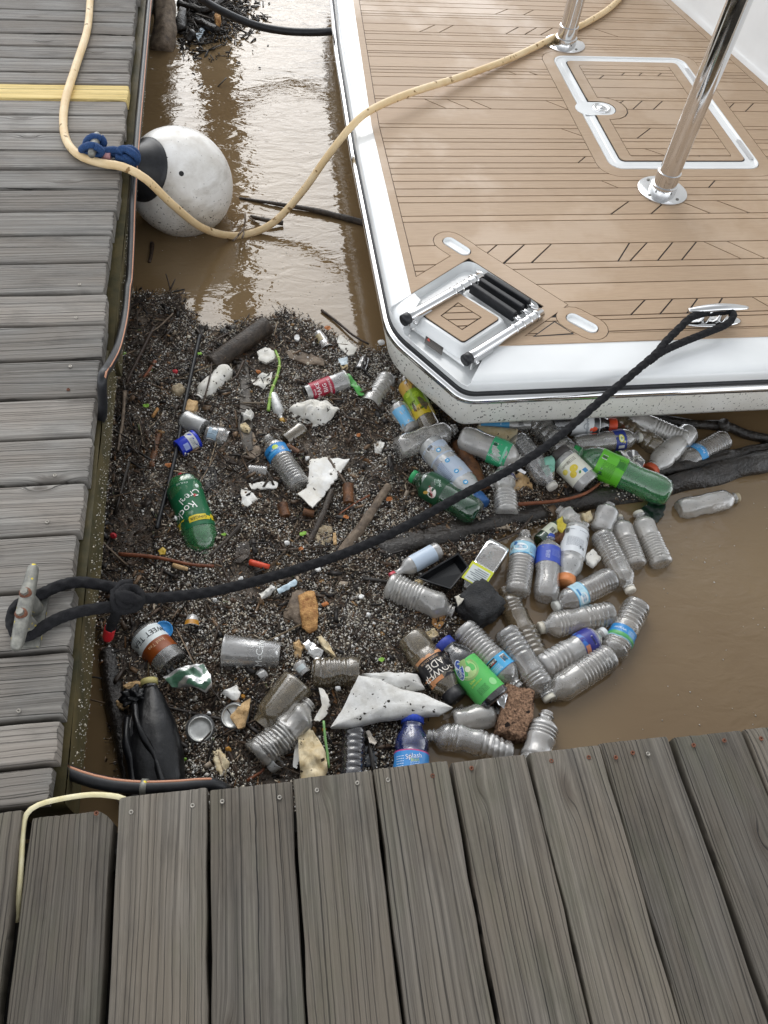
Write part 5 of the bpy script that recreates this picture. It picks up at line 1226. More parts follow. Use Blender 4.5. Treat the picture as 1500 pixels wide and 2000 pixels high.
# --- along the boat
bottle('soda_bottle', 'large green soda bottle with lime label lying across the dark logs', (1308, 968), (1120, 882), .048, 'soda', 'green', zc=1.1, seed=28, group=GM, capc='1f8a46', bands=[(.48, .745, '63bd2f')], crump=.03, shapes=[('p', .63, -12, .020, .024, 90, '1f4a16', 12), ('r', .52, 25, .012, .014, 0, '3b8a2a'), ('p', .53, 28, .010, .010, 90, '183c14', 5), ('b', .70, 30, .007, .006, 90, '1b1b1d')], txt=[('SODA', .52, 45, .012, 90, '1d5520')])
bottle('glass_jar', 'glass jar with lemon print label and dark lid', (1152, 948), (1088, 886), .040, 'jar', 'clear_blue', zc=1.0, dz=.012, seed=29, group=GM, crump=0, capc='3b3634', capl=.16, bands=[(.20, .72, 'e8e6d6')], shapes=[('o', .45, 5, .013, .011, 0, 'e3cc45'), ('o', .36, -15, .011, .010, 0, 'dcc23a'), ('o', .52, -35, .010, .008, 0, 'e8d768'), ('o', .3, 12, .005, .003, 40, '4a8a3a'), ('p', .62, 22, .016, .006, 0, '4b4436', 3), ('r', .26, 35, .007, .007, 0, '3f86b8')], txt=[('LEMON', .62, -10, .009, 0, '57503c')])
bottle('plastic_bottle', 'clear bottle with bright blue label half sunk by the split log', (1416, 858), (1322, 912), .037, 'water', 'dirty', zc=.45, dz=-.02, seed=30, group=GB, bands=[(.50, .66, '3f9ad8')], txt=[('Pure', .58, 8, .012, 0, 'e8f2f8')], shapes=[('p', .58, 45, .01, .010, 0, 'cfe4f2', 4)])
bottle('plastic_bottle', 'dented grimy clear bottle floating alone on open water', (1324, 996), (1440, 972), .034, 'soda', 'dirty', zc=.35, seed=31, group=GB, crump=.12, capc='a79a80', capl=.05)
bottle('plastic_bottle', 'clear ribbed bottle slanting under the boat rail with base outwards', (1342, 862), (1216, 808), .033, 'water', 'clear', zc=.9, seed=32, group=GM)
bottle('sports_bottle', 'clear wide bottle upside down against the slanting ribbed one', (1345, 845), (1268, 922), .038, 'sport', 'clear', zc=.55, seed=33, group=GM, capc='c2532f', crump=.05)
bottle('plastic_bottle', 'muddy brown crushed bottle between boat hull and labelled bottles', (1288, 878), (1196, 815), .034, 'stub', 'brown', zc=.35, seed=34, group=GM, crump=.15)
bottle('plastic_bottle', 'grey clear bottle with navy and yellow badge band', (1120, 872), (1250, 854), .035, 'soda', 'dirty', zc=1.0, seed=35, group=GM, bands=[(.56, .72, '2a3a86')], shapes=[('o', .64, -8, .013, .009, 0, 'd9d84a'), ('o', .64, -8, .010, .006, 0, 'e8ecd0'), ('r', .64, 38, .005, .010, 0, 'd8d8d0')], txt=[('B', .64, -8, .013, 90, '2f6a3a'), ('N', .68, 15, .012, 90, 'd6cf4a')], capc='c9c7bd', capl=.05)
bottle('sports_bottle', 'grey sports bottle with white label and orange red cap by the hull', (1076, 826), (1200, 832), .038, 'sport', 'smoke', zc=1.1, seed=36, group=GM, bands=[(.30, .72, 'd3d5d6')], shapes=[('r', .52, 0, .03, .004, 0, 'a2a6aa'), ('o', .62, 22, .008, .012, 20, 'd8502c'), ('r', .64, 42, .010, .006, 0, '5f6a6c')], txt=[('G', .50, 10, .03, 90, '9aa0a4')], capc='cf4a28', capl=.12)
bottle('plastic_bottle', 'twisted crinkled clear bottle under the hull beside cream foam cup', (1042, 818), (1122, 900), .040, 'stub', 'dirty', zc=.8, seed=37, group=GM, crump=.14)
bottle('plastic_cup', 'clear ribbed cup with blue wrapper wedged at the hull', (1034, 828), (930, 832), .028, 'cup', 'clear', zc=1.2, seed=38, group=GM, cat='cup', bands=[(.42, .95, '3f8fbf')], shapes=[('b', .2, 12, .009, .008, 0, '1b1b1d')], txt=[('?', .58, 14, .016, 90, 'd8e4ea')], crump=.06)
bottle('foam_cup', 'cream coloured foam cup lying on its side by the hull', (930, 846), (1006, 860), .036, 'cup', 'foam_cream', zc=.8, seed=39, group=GM, cat='cup', crump=.0)
bottle('soda_bottle', 'clear soda bottle with teal green band on the reddish stump', (898, 852), (1020, 902), .042, 'soda', 'dirty', zc=1.3, seed=40, group=GM, bands=[(.50, .78, '3aa876')], shapes=[('r', .72, 5, .03, .003, 0, '7fd0ac'), ('b', .56, -25, .006, .006, 0, '1b1b1d'), ('p', .64, 25, .014, .012, 0, 'd4efe2', 6)], txt=[('sprite', .56, 25, .010, 80, 'd9f0e6')], crump=.06)
bottle('plastic_bottle', 'clear tapered bottle with white cap beside the teal cloth', (1008, 858), (1080, 952), .037, 'water', 'clear_blue', zc=1.2, seed=41, group=GM, crump=.10, capc='cfcbc2', capl=.06)
bottle('plastic_bottle', 'murky clear bottle with rounded base standing against the long log', (990, 1006), (982, 912), .036, 'wide', 'dirty', zc=.8, seed=42, group=GM, crump=.05, bands=[(.70, .76, '4a4a78')])
bottle('drink_bottle', 'pale bottle with round blue icons down its grey label', (838, 868), (940, 988), .044, 'sport', 'frost', zc=.85, seed=43, group=GM, capc='28578e', bands=[(.10, .80, 'b7c3d3'), (.80, .83, '5f9f84')], shapes=[('o', .22+.17*i, -14, .0075, .0075, 0, '4d9fcf') for i in range(4)]+[('o', .22+.17*i, -14, .0035, .0035, 0, 'e4f0f6') for i in range(4)]+[('p', .45, 22, .012, .045, 0, '5c6f9c', 22), ('b', .13, 8, .010, .005, 0, '1b1b1d')], capl=.12)
bottle('soda_bottle', 'dark green soda bottle with shield logo under the mooring rope', (935, 1006), (806, 930), .043, 'soda', 'dgreen', zc=1.1, seed=44, group=GM, capc='2a9a5c', bands=[(.52, .80, '14452a')], shapes=[('o', .63, -18, .016, .014, 40, 'e9e6de'), ('o', .70, -30, .005, .008, 40, 'c9a24a'), ('p', .64, 28, .012, .008, 40, 'b9d2c2', 4)], txt=[('CANADA', .645, -16, .0085, 40, 'b02a3a'), ('DRY', .612, -22, .0095, 40, 'b02a3a'), ('20 OZ', .60, 30, .009, 40, 'cfe0d6')], crump=.04)
bottle('plastic_bottle', 'clear smoky bottle with petal base lying crosswise by the hull', (774, 878), (890, 838), .039, 'soda', 'dirty', zc=1.1, seed=45, group=GM, crump=.07)
bottle('juice_bottle', 'grimy bottle with yellow and lime fruit label leaning against the hull', (793, 742), (852, 860), .035, 'jar', 'brown', zc=1.1, seed=46, group=GM, bands=[(.10, .26, 'c9a24c'), (.26, .52, '8fae2c'), (.52, .68, 'c8b02c')], txt=[('2/1', .18, -5, .02, 0, '8f4a1c'), ('ADE', .45, 25, .012, 0, '3a3a12'), ('TEA', .58, 10, .014, 0, '6e3a12')], shapes=[('o', .36, -10, .012, .009, 30, 'a9c83c'), ('o', .32, 28, .010, .008, 10, 'b6cf4a'), ('r', .57, -20, .010, .004, 30, '4d6a1c')], crump=.06)
bottle('plastic_bottle', 'broken ribbed clear bottle half buried beside the green wrapper', (758, 738), (722, 792), .034, 'stub', 'clear', zc=.35, seed=48, group=GM, crump=.06)
# --- among the scraps
bottle('plastic_cup', 'clear cup with red printed sleeve lying on its side', (596, 770), (676, 744), .036, 'cup', 'clear_blue', zc=.7, seed=49, group=GM, cat='cup', bands=[(.12, .62, 'a3243c'), (.62, 1.0, 'a3243c')][:1], txt=[('MAKE', .27, 0, .019, 180, 'efe6e6'), ('BIG', .42, 0, .019, 180, 'efe6e6'), ('DIFFERENCE', .54, 0, .0095, 180, 'efe6e6'), ('Small', .175, 8, .009, 180, 'efe6e6')], crump=.02)
bottle('glass_vial', 'tiny clear bottle with gold cap beside the green bamboo', (532, 772), (552, 824), .018, 'glass', 'frost', zc=.9, seed=53, group=GM, capc='b08a3c', crump=0, capl=.1)
bottle('plastic_bottle', 'clear bottle with sky blue label pointing at the foam triangle', (586, 952), (522, 856), .036, 'water', 'dirty', zc=.8, seed=54, group=GM, bands=[(.56, .74, '2f86c8'), (.60, .63, '4fa6de')], shapes=[('o', .68, 8, .009, .009, 0, 'bcd24a'), ('p', .63, 35, .010, .008, 0, 'd6e8f4', 4)], txt=[('Spring', .655, 0, .009, 0, 'e8f2f8'), ('NIA', .66, -40, .012, 0, '14142a')])
bottle('plastic_tub', 'short clear plastic tumbler sunk in scraps above the brown cork', (556, 862), (590, 838), .026, 'tumbler', 'brown', zc=.6, seed=55, group=GM, cat='cup', crump=.02)
bottle('soda_bottle', 'large green ginger ale bottle with white script and yellow band', (353, 936), (408, 1096), .050, 'soda', 'green', zc=.75, dz=-.045, seed=56, group=GM, bands=[(.12, .66, '17603c'), (.54, .61, 'd8c02c')], txt=[('Rock', .45, 16, .033, 22, 'f2f4f0'), ('Creek', .31, -6, .030, 22, 'f2f4f0'), ('GINGER ALE', .575, 0, .013, 0, '3a3410'), ('67.6 FL OZ', .15, 0, .007, 0, 'd8e6dc')], shapes=[('r', .30, -32, .008, .005, 20, 'b03a3a'), ('o', .2, -45, .006, .006, 0, 'cfe0d6')], crump=.05, nseg=36)
bottle('drink_can', 'squashed blue and silver drink can with open top', (348, 878), (384, 858), .031, 'tumbler', cm('2338b8', .3), zc=.6, seed=57, group=GM, cat='can', crump=.08, bands=[(.5, .85, 'c6c9cc')], shapes=[('p', .66, 0, .012, .006, 0, '30343c', 4), ('r', .3, 10, .01, .008, 0, '8fa0d8')])
bottle('plastic_tub', 'milky translucent plastic cup tipped open beside the black pole', (400, 838), (360, 820), .032, 'tumbler', 'frost', zc=.8, seed=59, group=GM, cat='cup', crump=0, dz=-.004)
bottle('plastic_dome', 'clear dome lid with printed price stickers', (404, 848), (448, 858), .032, 'jar', 'clear_blue', zc=.4, seed=58, group=GM, cat='lid', crump=.04, bands=[(.15, .55, '9fb4c4')], arc=(-.8, .4), shapes=[('b', .3, 5, .009, .008, 90, '1b1b1d'), ('p', .45, -28, .008, .01, 0, '3c4c5c', 5)])
bottle('plastic_cup', 'sunken clear tea tub with brown printed label', (338, 1300), (282, 1238), .044, 'tumbler', 'clear_blue', zc=.35, seed=63, group=GM, cat='cup', crump=.03, bands=[(.28, .58, '8a4518'), (.58, .92, 'dfe6e6')], txt=[('SWEET TEA', .76, 12, .020, 180, '20262a'), ('Iced Tea', .48, 8, .013, 180, 'dcb48c')], shapes=[('p', .85, -42, .012, .012, 0, '6d7478', 6)])
bottle('plastic_cup', 'tiny clear cup with orange print', (376, 1205), (374, 1226), .021, 'cup', 'clear_blue', zc=.8, seed=64, group=GM, cat='cup', crump=.03, bands=[(.5, .95, 'b8822c')], arc=(-1, 1))
bottle('coffee_cup', 'clear coffee cup with white script lying on its side', (548, 1280), (436, 1272), .043, 'cup', 'clear_blue', zc=.6, seed=65, group=GM, cat='cup', crump=.03, txt=[('McCafe', .34, 5, .024, 0, 'eef0ee')], shapes=[('p', .72, -38, .016, .010, 60, 'cfd2d0', 5)])
bottle('plastic_bottle', 'brown tinted wide bottle leaning by the crushed one', (585, 1330), (515, 1420), .046, 'jar', 'brown', zc=.6, dz=-.03, seed=66, group=GM, crump=.03)
bottle('plastic_bottle', 'badly crushed brownish clear bottle folded by the small caps', (495, 1478), (606, 1372), .040, 'water', 'dirty', zc=.9, seed=67, group=GM, crump=.2, bend=.07)
bottle('plastic_bottle', 'amber stained ribbed bottle lying below the pale plastic scrap', (610, 1316), (700, 1312), .040, 'stub', 'brown', zc=.5, seed=68, group=GM, crump=.07)
bottle('small_cup', 'small olive plastic cup by the folded white plate', (548, 1458), (572, 1448), .019, 'tumbler', 'brown', zc=.9, seed=69, group=GM, cat='cup', crump=0)
bottle('small_cup', 'small pale grey cap at the near dock edge', (530, 1500), (543, 1486), .018, 'tumbler', 'frost', zc=.9, seed=70, group=GM, cat='cup', crump=0, dz=.014)
bottle('bottle_neck', 'small clear bottle neck piece under the coffee cup', (505, 1325), (524, 1308), .016, 'glass', 'clear_blue', zc=.9, seed=71, group=GM, cat='bottle neck', crump=0)
bottle('small_cup', 'small clear printed tub beside the amber stained ribbed bottle', (598, 1318), (582, 1298), .018, 'tumbler', 'clear_blue', zc=.9, seed=72, group=GM, cat='cup', crump=.02, bands=[(.3, .7, 'b9c2c4')], arc=(-.7, .7))
bottle('plastic_bottle', 'dark square panelled bottle sticking out from the dock edge', (688, 1530), (692, 1410), .030, 'stub', 'smoke', zc=.7, seed=73, group=GM, crump=.03)
bottle('plastic_tub', 'small grey clear tub with barcode near the hull corner', (712, 705), (702, 728), .024, 'tumbler', 'smoke', zc=.6, seed=74, group=GM, cat='cup', crump=.03, shapes=[('b', .55, 10, .008, .005, 20, '1b1b1d')])
bottle('plastic_cup', 'tilted printed clear cup at the water edge of the mat', (622, 652), (640, 684), .024, 'cup', 'clear_blue', zc=.5, seed=75, group=GM, cat='cup', crump=.06, bands=[(.2, .6, '9c8f6c')], arc=(-.3, 1.2))
bottle('plastic_bottle', 'dirty white plastic bottle half covered by specks beside the pipe shaped log', (446, 722), (388, 778), .030, 'soda', 'foam', zc=.5, seed=76, group=GM, crump=.08)
bottle('plastic_bottle', 'clear bottle stuffed with a pale blue mask by the hull', (808, 846), (770, 786), .034, 'soda', 'clear', zc=.5, seed=47, group=GM, crump=.12, bands=[(.14, .66, '6fb0d8')], arc=(-.7, .75))
bottle('plastic_bottle', 'small clear bottle end above the foam strip', (484, 918), (522, 922), .018, 'stub', 'clear_blue', zc=.5, seed=77, group=GM, crump=.03)
for (a_, b_), lb, r_ in ((((680, 948), (681, 984)), 'brown cylinder cork beside the cinnamon coloured stem', .0165), (((551, 985), (558, 1010)), 'brown cylinder cork left of the white foam triangle'.replace('left of', 'beside the tip of'), .0155), (((592, 1000), (613, 1004)), 'short brown cork between the two larger corks', .012), (((560, 872), (584, 886)), 'rust brown tube by the sky blue labelled bottle', .012)):
    A, B = P(*a_, WZ+.02), P(*b_, WZ+.016); v, f = tube([A, (A+B)/2, B], r_, 16, .01, rf=lambda t, s, th: 1-.05*math.sin(math.pi*t)); o = mk('cork', v, f, M['brown_wood']); o.data.set_sharp_from_angle(angle=math.radians(40)); tag(o, lb, 'cork')
def can_end(px, py, r_, label, tiltx, tilty, seed):
    c = P(px, py, WZ+.03); a = np.array([tiltx, tilty, 1.]); a /= np.linalg.norm(a); x = np.cross(a, [0, 1, 0]); x /= np.linalg.norm(x); y = np.cross(a, x)
    T = thing('drink_can', label, 'can', tuple(c-np.array([0, 0, .04])), 'silver can ends')
    v, f = lathe(c, a, x, y, [(r_*1.02, -.05), (r_*1.05, -.012), (r_*.95, -.003), (r_*.86, .0)], 30); mk('body', v, f, mottled('dull_aluminium', '6f7174', 'a8a9aa', 50, .38, .2, .001, metal=.7), T)
    v, f = lathe(c, a, x, y, [(r_*.86, .0), (r_*.82, .002), (r_*.78, -.002), (r_*.74, -.006), (r_*.4, -.0045), (.0001, -.004)], 30); mk('end_panel', v, f, mottled('can_end', 'bfc0bd', 'dcdcd8', 60, .35, .2, .001, metal=.55), T)
    return T
can_end(391, 1424, .033, 'silver drink can end up beside the black sack', .1, -.35, 1)
ce = can_end(455, 1398, .033, 'silver drink can partly covered by a brown crust', -.25, -.15, 2)
slab('crust', 'brown rusty crust lying on the silver can', 'scrap', [(448, 1400), (470, 1375), (490, 1365), (485, 1395), (478, 1420), (465, 1425)], .036, .012, 'foam_tan', .006, seed=4)
# black sack shaped like a bottle
bk = thing('black_sack', 'big glossy black plastic bottle sack with pale yellow neck', 'sack', tuple(P(300, 1430, WZ)))
A, B = P(312, 1570, WZ+.035), P(291, 1328, WZ+.05); a = (B-A); L = np.linalg.norm(a); a /= L; x = np.cross(a, [0, 0, 1.]); x /= np.linalg.norm(x); y = np.cross(x, a)
prof = [(.02, 0), (.5, .01), (.85, .04), (1, .15), (1.02, .35), (.97, .48), (.84, .62), (.62, .76), (.42, .87), (.30, .925), (.25, .95)]
v = []; n = 40
for s_, t in prof:
    for k in range(n):
        th = k*2*math.pi/n; w = 1+.12*max(0, mnoise.noise(Vector((t*5, math.cos(th)*2, math.sin(th)*2))))
        if math.cos(th) < -.2: w += .35*abs(mnoise.noise(Vector((t*7+3, th*3, 1))))*(1-abs(t-.4))
        v.append(A+a*(t*L)+s_*.059*w*(x*math.cos(th)+y*math.sin(th)*.85))
mk('sack', v, [(i*n+j, i*n+(j+1) % n, (i+1)*n+(j+1) % n, (i+1)*n+j) for i in range(len(prof)-1) for j in range(n)]+[tuple(range(n))], M['bag'], bk)
v, f = tube([A+a*L*.925, A+a*L*.965], .0185, 18, .01); mk('neck_glass', v, f, M['smoke'], bk)
v, f = tube([A+a*L*.95, A+a*L*1.0], .020, 22, .01); mk('cap', v, f, cm('b5ab6e', .5), bk)
rg = random.Random(4)
for i, (pts, r_) in enumerate([([(262, 1375), (270, 1420), (300, 1475), (318, 1530)], .009), ([(248, 1400), (246, 1450), (258, 1500), (262, 1560)], .011), ([(262, 1385), (255, 1430), (275, 1480), (285, 1550)], .008), ([(285, 1440), (305, 1462), (325, 1475)], .004)]):
    v, f = tube([P(p[0], p[1], WZ+.085-.012*i+.02*(k == 1)) for k, p in enumerate(pts)], r_, 10, .01, rf=knobbly(.25, 25, i, .7, 1)); mk('fold', v, f, M['bag'], bk)
v = []; 
chunk('ragged_end', '', '', 262, 1362, (.026, .022, .02), .2, 'bag', .06, .7, 2.6, seed=2, parent=bk, sub=4)
chunk('foam_lump', 'crumbly tan foam ball beside the black sack', 'foam', 239, 1374, (.014, .016, .012), 0, 'foam_tan', .03, .3, 2.5, seed=5)
chunk('foam_lump', 'long mossy tan foam lump by the pale yellow neck', 'foam', 262, 1340, (.024, .011, .010), .1, 'foam_tan', .02, .3, 2.5, seed=6)
# ------------------------------------------------------------------ foam, paper, wrappers, leaves
fm = [
 ('foam_piece', 'speckled white foam chip above the green bamboo', [(502, 688), (518, 679), (536, 686), (537, 700), (522, 710), (506, 704)], .022, .012, 'foam', .002),
 ('foam_piece', 'torn white paper scrap beside the green bamboo', [(490, 742), (512, 732), (532, 728), (530, 745), (515, 758), (495, 752)], .02, .006, 'foam', .006),
 ('foam_piece', 'grey white foam slab at the water edge by the hull', [(655, 662), (666, 656), (697, 680), (692, 692), (680, 695), (664, 680)], .02, .010, 'foam', .002),
 ('foam_sheet', 'large torn white foam triangle leaning on the black stick', [(605, 902), (640, 893), (682, 898), (662, 925), (640, 958), (610, 994), (582, 966), (598, 955), (603, 930)], .034, .010, 'foam_clean', .006),
 ('foam_piece', 'small white pointed foam shard above the corks', [(470, 953), (482, 953), (503, 974), (482, 992), (472, 985)], .02, .006, 'foam_clean', .003),
 ('foam_strip', 'narrow white foam strip near the sky blue labelled bottle', [(488, 945), (532, 940), (543, 944), (542, 954), (506, 956), (489, 955)], .018, .006, 'foam_clean', .002),
 ('paper_scrap', 'small ragged white scrap on bare dark scraps', [(730, 866), (742, 860), (751, 868), (744, 886), (733, 884)], .02, .006, 'foam_clean', .008),
 ('foam_piece', 'white crumbled foam puff on the dark wet board', [(472, 806), (482, 801), (494, 808), (490, 820), (476, 818)], .03, .012, 'foam_clean', .008),
 ('foam_piece', 'creamy rounded foam pebble below the foam puff', [(468, 830), (480, 827), (491, 838), (486, 847), (472, 842)], .024, .016, 'foam_cream', .004),
 ('foam_piece', 'white speckled foam corner between clear bottles', [(1143, 1085), (1158, 1073), (1174, 1092), (1160, 1108), (1146, 1100)], .03, .014, 'foam', .002),
 ('foam_piece', 'cream foam nub beside the crumpled grey bottle', [(1136, 1003), (1152, 1000), (1158, 1015), (1142, 1025)], .03, .016, 'foam_cream', .004),
 ('felt_sheet', 'large folded white felt sheet resting on the scraps by the dock', [(645, 1424), (668, 1388), (700, 1322), (742, 1330), (786, 1348), (830, 1358), (884, 1384), (858, 1398), (800, 1402), (742, 1408), (690, 1422)], .045, .018, 'felt', .006),
 ('felt_sheet', 'white crumpled felt corner behind the large folded sheet', [(705, 1318), (760, 1312), (815, 1318), (830, 1345), (800, 1352), (748, 1340)], .034, .012, 'felt', .006),
 ('paper_plate', 'broken white plate rim near the tan crumpled paper', [(622, 1342), (634, 1348), (645, 1372), (640, 1395), (622, 1412), (612, 1408), (628, 1385), (630, 1362)], .032, .006, 'foam_clean', .004),
 ('paper_sheet', 'crumpled tan stained paper against the dock edge', [(582, 1440), (606, 1424), (622, 1440), (636, 1470), (640, 1505), (630, 1530), (588, 1530), (584, 1480)], .04, .006, 'foam_cream', .010),
 ('paper_scrap', 'white torn paper corner by the can ends', [(432, 1352), (462, 1336), (470, 1352), (466, 1370), (448, 1364)], .024, .005, 'foam_clean', .006),
 ('plastic_scrap', 'white plastic shard under the tan crumpled paper', [(575, 1460), (590, 1435), (605, 1415), (596, 1450), (580, 1500), (572, 1498)], .028, .004, 'foam_clean', .006),
 ('plastic_scrap', 'pale translucent plastic rectangle below the orange splintered wood', [(590, 1258), (602, 1249), (632, 1272), (628, 1284), (614, 1289), (598, 1272)], .026, .008, 'frost', .003),
 ('foam_piece', 'oval cream foam pad near the silver cans', [(415, 1466), (432, 1464), (448, 1490), (444, 1512), (430, 1516), (420, 1500)], .02, .012, 'foam_cream', .004),
 ('plastic_scrap', 'pale blue plastic strip under the mooring rope', [(540, 1152), (575, 1132), (581, 1136), (578, 1142), (545, 1160)], .024, .004, cm('bcd0dc', .4), .003),
 ('foam_piece', 'white foam crumbs stuck together beside the pale blue strip', [(504, 1160), (530, 1145), (540, 1150), (528, 1160), (512, 1170)], .022, .010, 'foam_clean', .008),
 ('wood_flake', 'light tan flake near the stony grey flake', [(650, 1042), (656, 1040), (658, 1062), (651, 1064)], .024, .006, 'foam_tan', .002),
 ('paper_sheet', 'teal cloth folded behind the tapered bottle', [(1052, 898), (1078, 888), (1084, 905), (1082, 922), (1070, 928), (1058, 915)], .06, .010, cm('7fb8a4', .6), .006),
 ('green_wrapper', 'bright green candy wrapper beside the red cup', [(668, 728), (682, 732), (708, 762), (712, 770), (700, 772), (684, 752)], .03, .004, cm('4f9f4a', .35), .006),
 ('green_sheet', 'crumpled dark green translucent plastic near the blue lid', [(318, 1322), (345, 1308), (398, 1300), (412, 1320), (415, 1340), (402, 1352), (370, 1345), (335, 1340)], .045, .006, 'green_film', .014),
 ('plastic_tray', 'black plastic flap beneath the crumpled green plastic', [(322, 1308), (340, 1300), (342, 1316), (328, 1322)], .03, .006, cm('151517', .35), .004),
 ('plastic_scrap', 'dark slate plastic piece next to the square panelled bottle', [(706, 1470), (718, 1455), (736, 1470), (736, 1492), (715, 1498)], .02, .006, cm('2a2e34', .4), .004),
 ('wrapper', 'small white and red wrapper near the felt sheet', [(714, 1430), (722, 1428), (735, 1450), (732, 1456), (722, 1450)], .03, .008, cm('cfc6ba', .5), .004),
 ('dark_scrap', 'dark green leafy plastic scrap at the end of the thick log', [(1252, 992), (1280, 976), (1300, 984), (1296, 1008), (1278, 1024), (1258, 1012)], .012, .006, cm('10201a', .35), .006),
 ('plastic_scrap', 'dark blue bottle bottom tucked behind the lime labelled bottle', [(1200, 885), (1240, 882), (1258, 900), (1256, 925), (1225, 915)], .045, .03, 'smoke', .006),
 ('wood_flake', 'tan leafy husk beside the murky standing bottle', [(1005, 928), (1030, 925), (1042, 955), (1028, 948), (1012, 958), (1002, 945)], .02, .006, 'foam_tan', .008),
 ('wrapper', 'yellow and navy wrapper beside the small green glass bottle', [(1088, 1015), (1098, 1008), (1106, 1030), (1098, 1040), (1090, 1030)], .045, .006, cm('c9b83c', .4), .006),
 ('bark_flake', 'brown bark curl under the yellow and navy wrapper', [(1080, 1040), (1098, 1035), (1106, 1050), (1092, 1062), (1080, 1055)], .03, .014, 'brown_wood', .008),
 ('plastic_scrap', 'white plastic straw piece beside the boat rope', [(992, 908), (996, 905), (1028, 922), (1026, 927)], .085, .004, cm('e6e6e8', .4), .001),
 ('foam_piece', 'dull cream crumb next to the black tray', [(800, 1138), (820, 1130), (828, 1140), (810, 1150)], .03, .012, 'foam_cream', .005),
 ('plastic_scrap', 'small paper label stub beside the black foam block', [(888, 1165), (902, 1160), (908, 1168), (894, 1185)], .06, .008, cm('cfcabc', .5), .003),
 ('leaf_scrap', 'orange brown leaf under the crushed ribbed bottle', [(842, 1205), (868, 1198), (872, 1212), (858, 1230), (845, 1222)], .016, .004, 'orange_wood', .006),
 ('foam_piece', 'tan crumbly foam near the sports bottle base', [(828, 1238), (848, 1228), (860, 1240), (842, 1252)], .02, .012, 'foam_cream', .006),
 ('plastic_scrap', 'grey clear plastic shred beside the brown brick', [(970, 1372), (990, 1340), (994, 1350), (984, 1385)], .05, .003, 'frost', .004),
 ('plastic_bag', 'crumpled dirty white plastic bag near the red cup', [(564, 800), (580, 786), (612, 784), (642, 786), (664, 800), (652, 815), (632, 826), (608, 824), (585, 812)], .03, .010, 'foam', .016),
 ('bag_fold', 'white plastic flap hanging from the crumpled bag', [(572, 806), (592, 818), (622, 832), (610, 834), (585, 822), (570, 814)], .018, .004, 'foam', .004),
 ('paper_label', 'loose printed price label above the grey tub', [(660, 700), (678, 697), (680, 712), (666, 714)], .022, .002, cm('c4d2da', .5), .002),
 ('foam_piece', 'cream foam chip under the loose printed label', [(664, 713), (680, 711), (678, 722), (668, 722)], .018, .008, 'foam_cream', .004),
 ('fish_float', 'small pale fish shaped float beside the plastic rectangle', [(618, 1245), (628, 1243), (645, 1262), (659, 1288), (650, 1284), (632, 1268)], .022, .014, 'foam_cream', .004),
 ('leather_scrap', 'brown wrinkled leather lump beside the plastic rectangle', [(573, 1256), (584, 1250), (592, 1266), (588, 1284), (576, 1282)], .02, .016, 'foam_tan', .006),
]
for i, (nm, lb, px, z, th, mt, amp) in enumerate(fm):
    dm = {'felt_sheet': .014, 'plastic_bag': .02, 'green_sheet': .014, 'paper_sheet': .01}.get(nm, 0)
    slab(nm, lb, nm.replace('_', ' '), px, z, th, mt, amp, dm, seed=i+1, rings=9 if dm else 5, rough=.0006 if dm else .0026)
# bamboo
bam = thing('bamboo_stalk', 'bright green jointed bamboo stalk curving beside white foam chips', 'bamboo', tuple(P(535, 750, WZ)))
bp = [P(538, 685, WZ+.03), P(546, 708, WZ+.034), P(541, 735, WZ+.032), P(530, 765, WZ+.028), P(524, 802, WZ+.022)]
v, f = tube(bp, .0052, 10, .008, rf=lambda t, s, th: 1-.25*(1-t)); mk('stalk', v, f, mottled('bamboo_green', '6f9a3a', '9cbf5c', 30, .45, .2, .001), bam)
cc = catmull(bp, .02)
for k in range(2, len(cc)-1, 2): v, f = tube([cc[k]-(cc[k+1]-cc[k])*.08, cc[k]+(cc[k+1]-cc[k])*.08], .0062, 10, .01); mk('node_ring', v, f, cm('c9d08a'), bam)
# black food tray
tr = thing('food_tray', 'shiny black plastic food tray tilted beside the glass flask', 'tray', tuple(P(870, 1118, WZ)))
o4 = [P(818, 1128, WZ+.055), P(895, 1082, WZ+.065), P(913, 1108, WZ+.065), P(880, 1148, WZ+.055)]
ce_ = sum(o4)/4; b = MB(); i4 = [ce_+(p-ce_)*.80-np.array([0, 0, .028]) for p in o4]; r4 = [ce_+(p-ce_)*1.06 for p in o4]
b.add(r4+o4+i4, [(k*4+i, k*4+(i+1) % 4, (k+1)*4+(i+1) % 4, (k+1)*4+i) for k in (0, 1) for i in range(4)]+[(8, 9, 10, 11)])
o = b.build('tray', cm('101113', .22), tr, False); md = o.modifiers.new('bevel', 'BEVEL'); md.width = .006; md.segments = 3; md2 = o.modifiers.new('solid', 'SOLIDIFY'); md2.thickness = .0015
v, f = tube(r4+[r4[0]], .0018, 6, .02, spline=False); mk('rim', v, f, cm('2a2b2e', .25), tr)
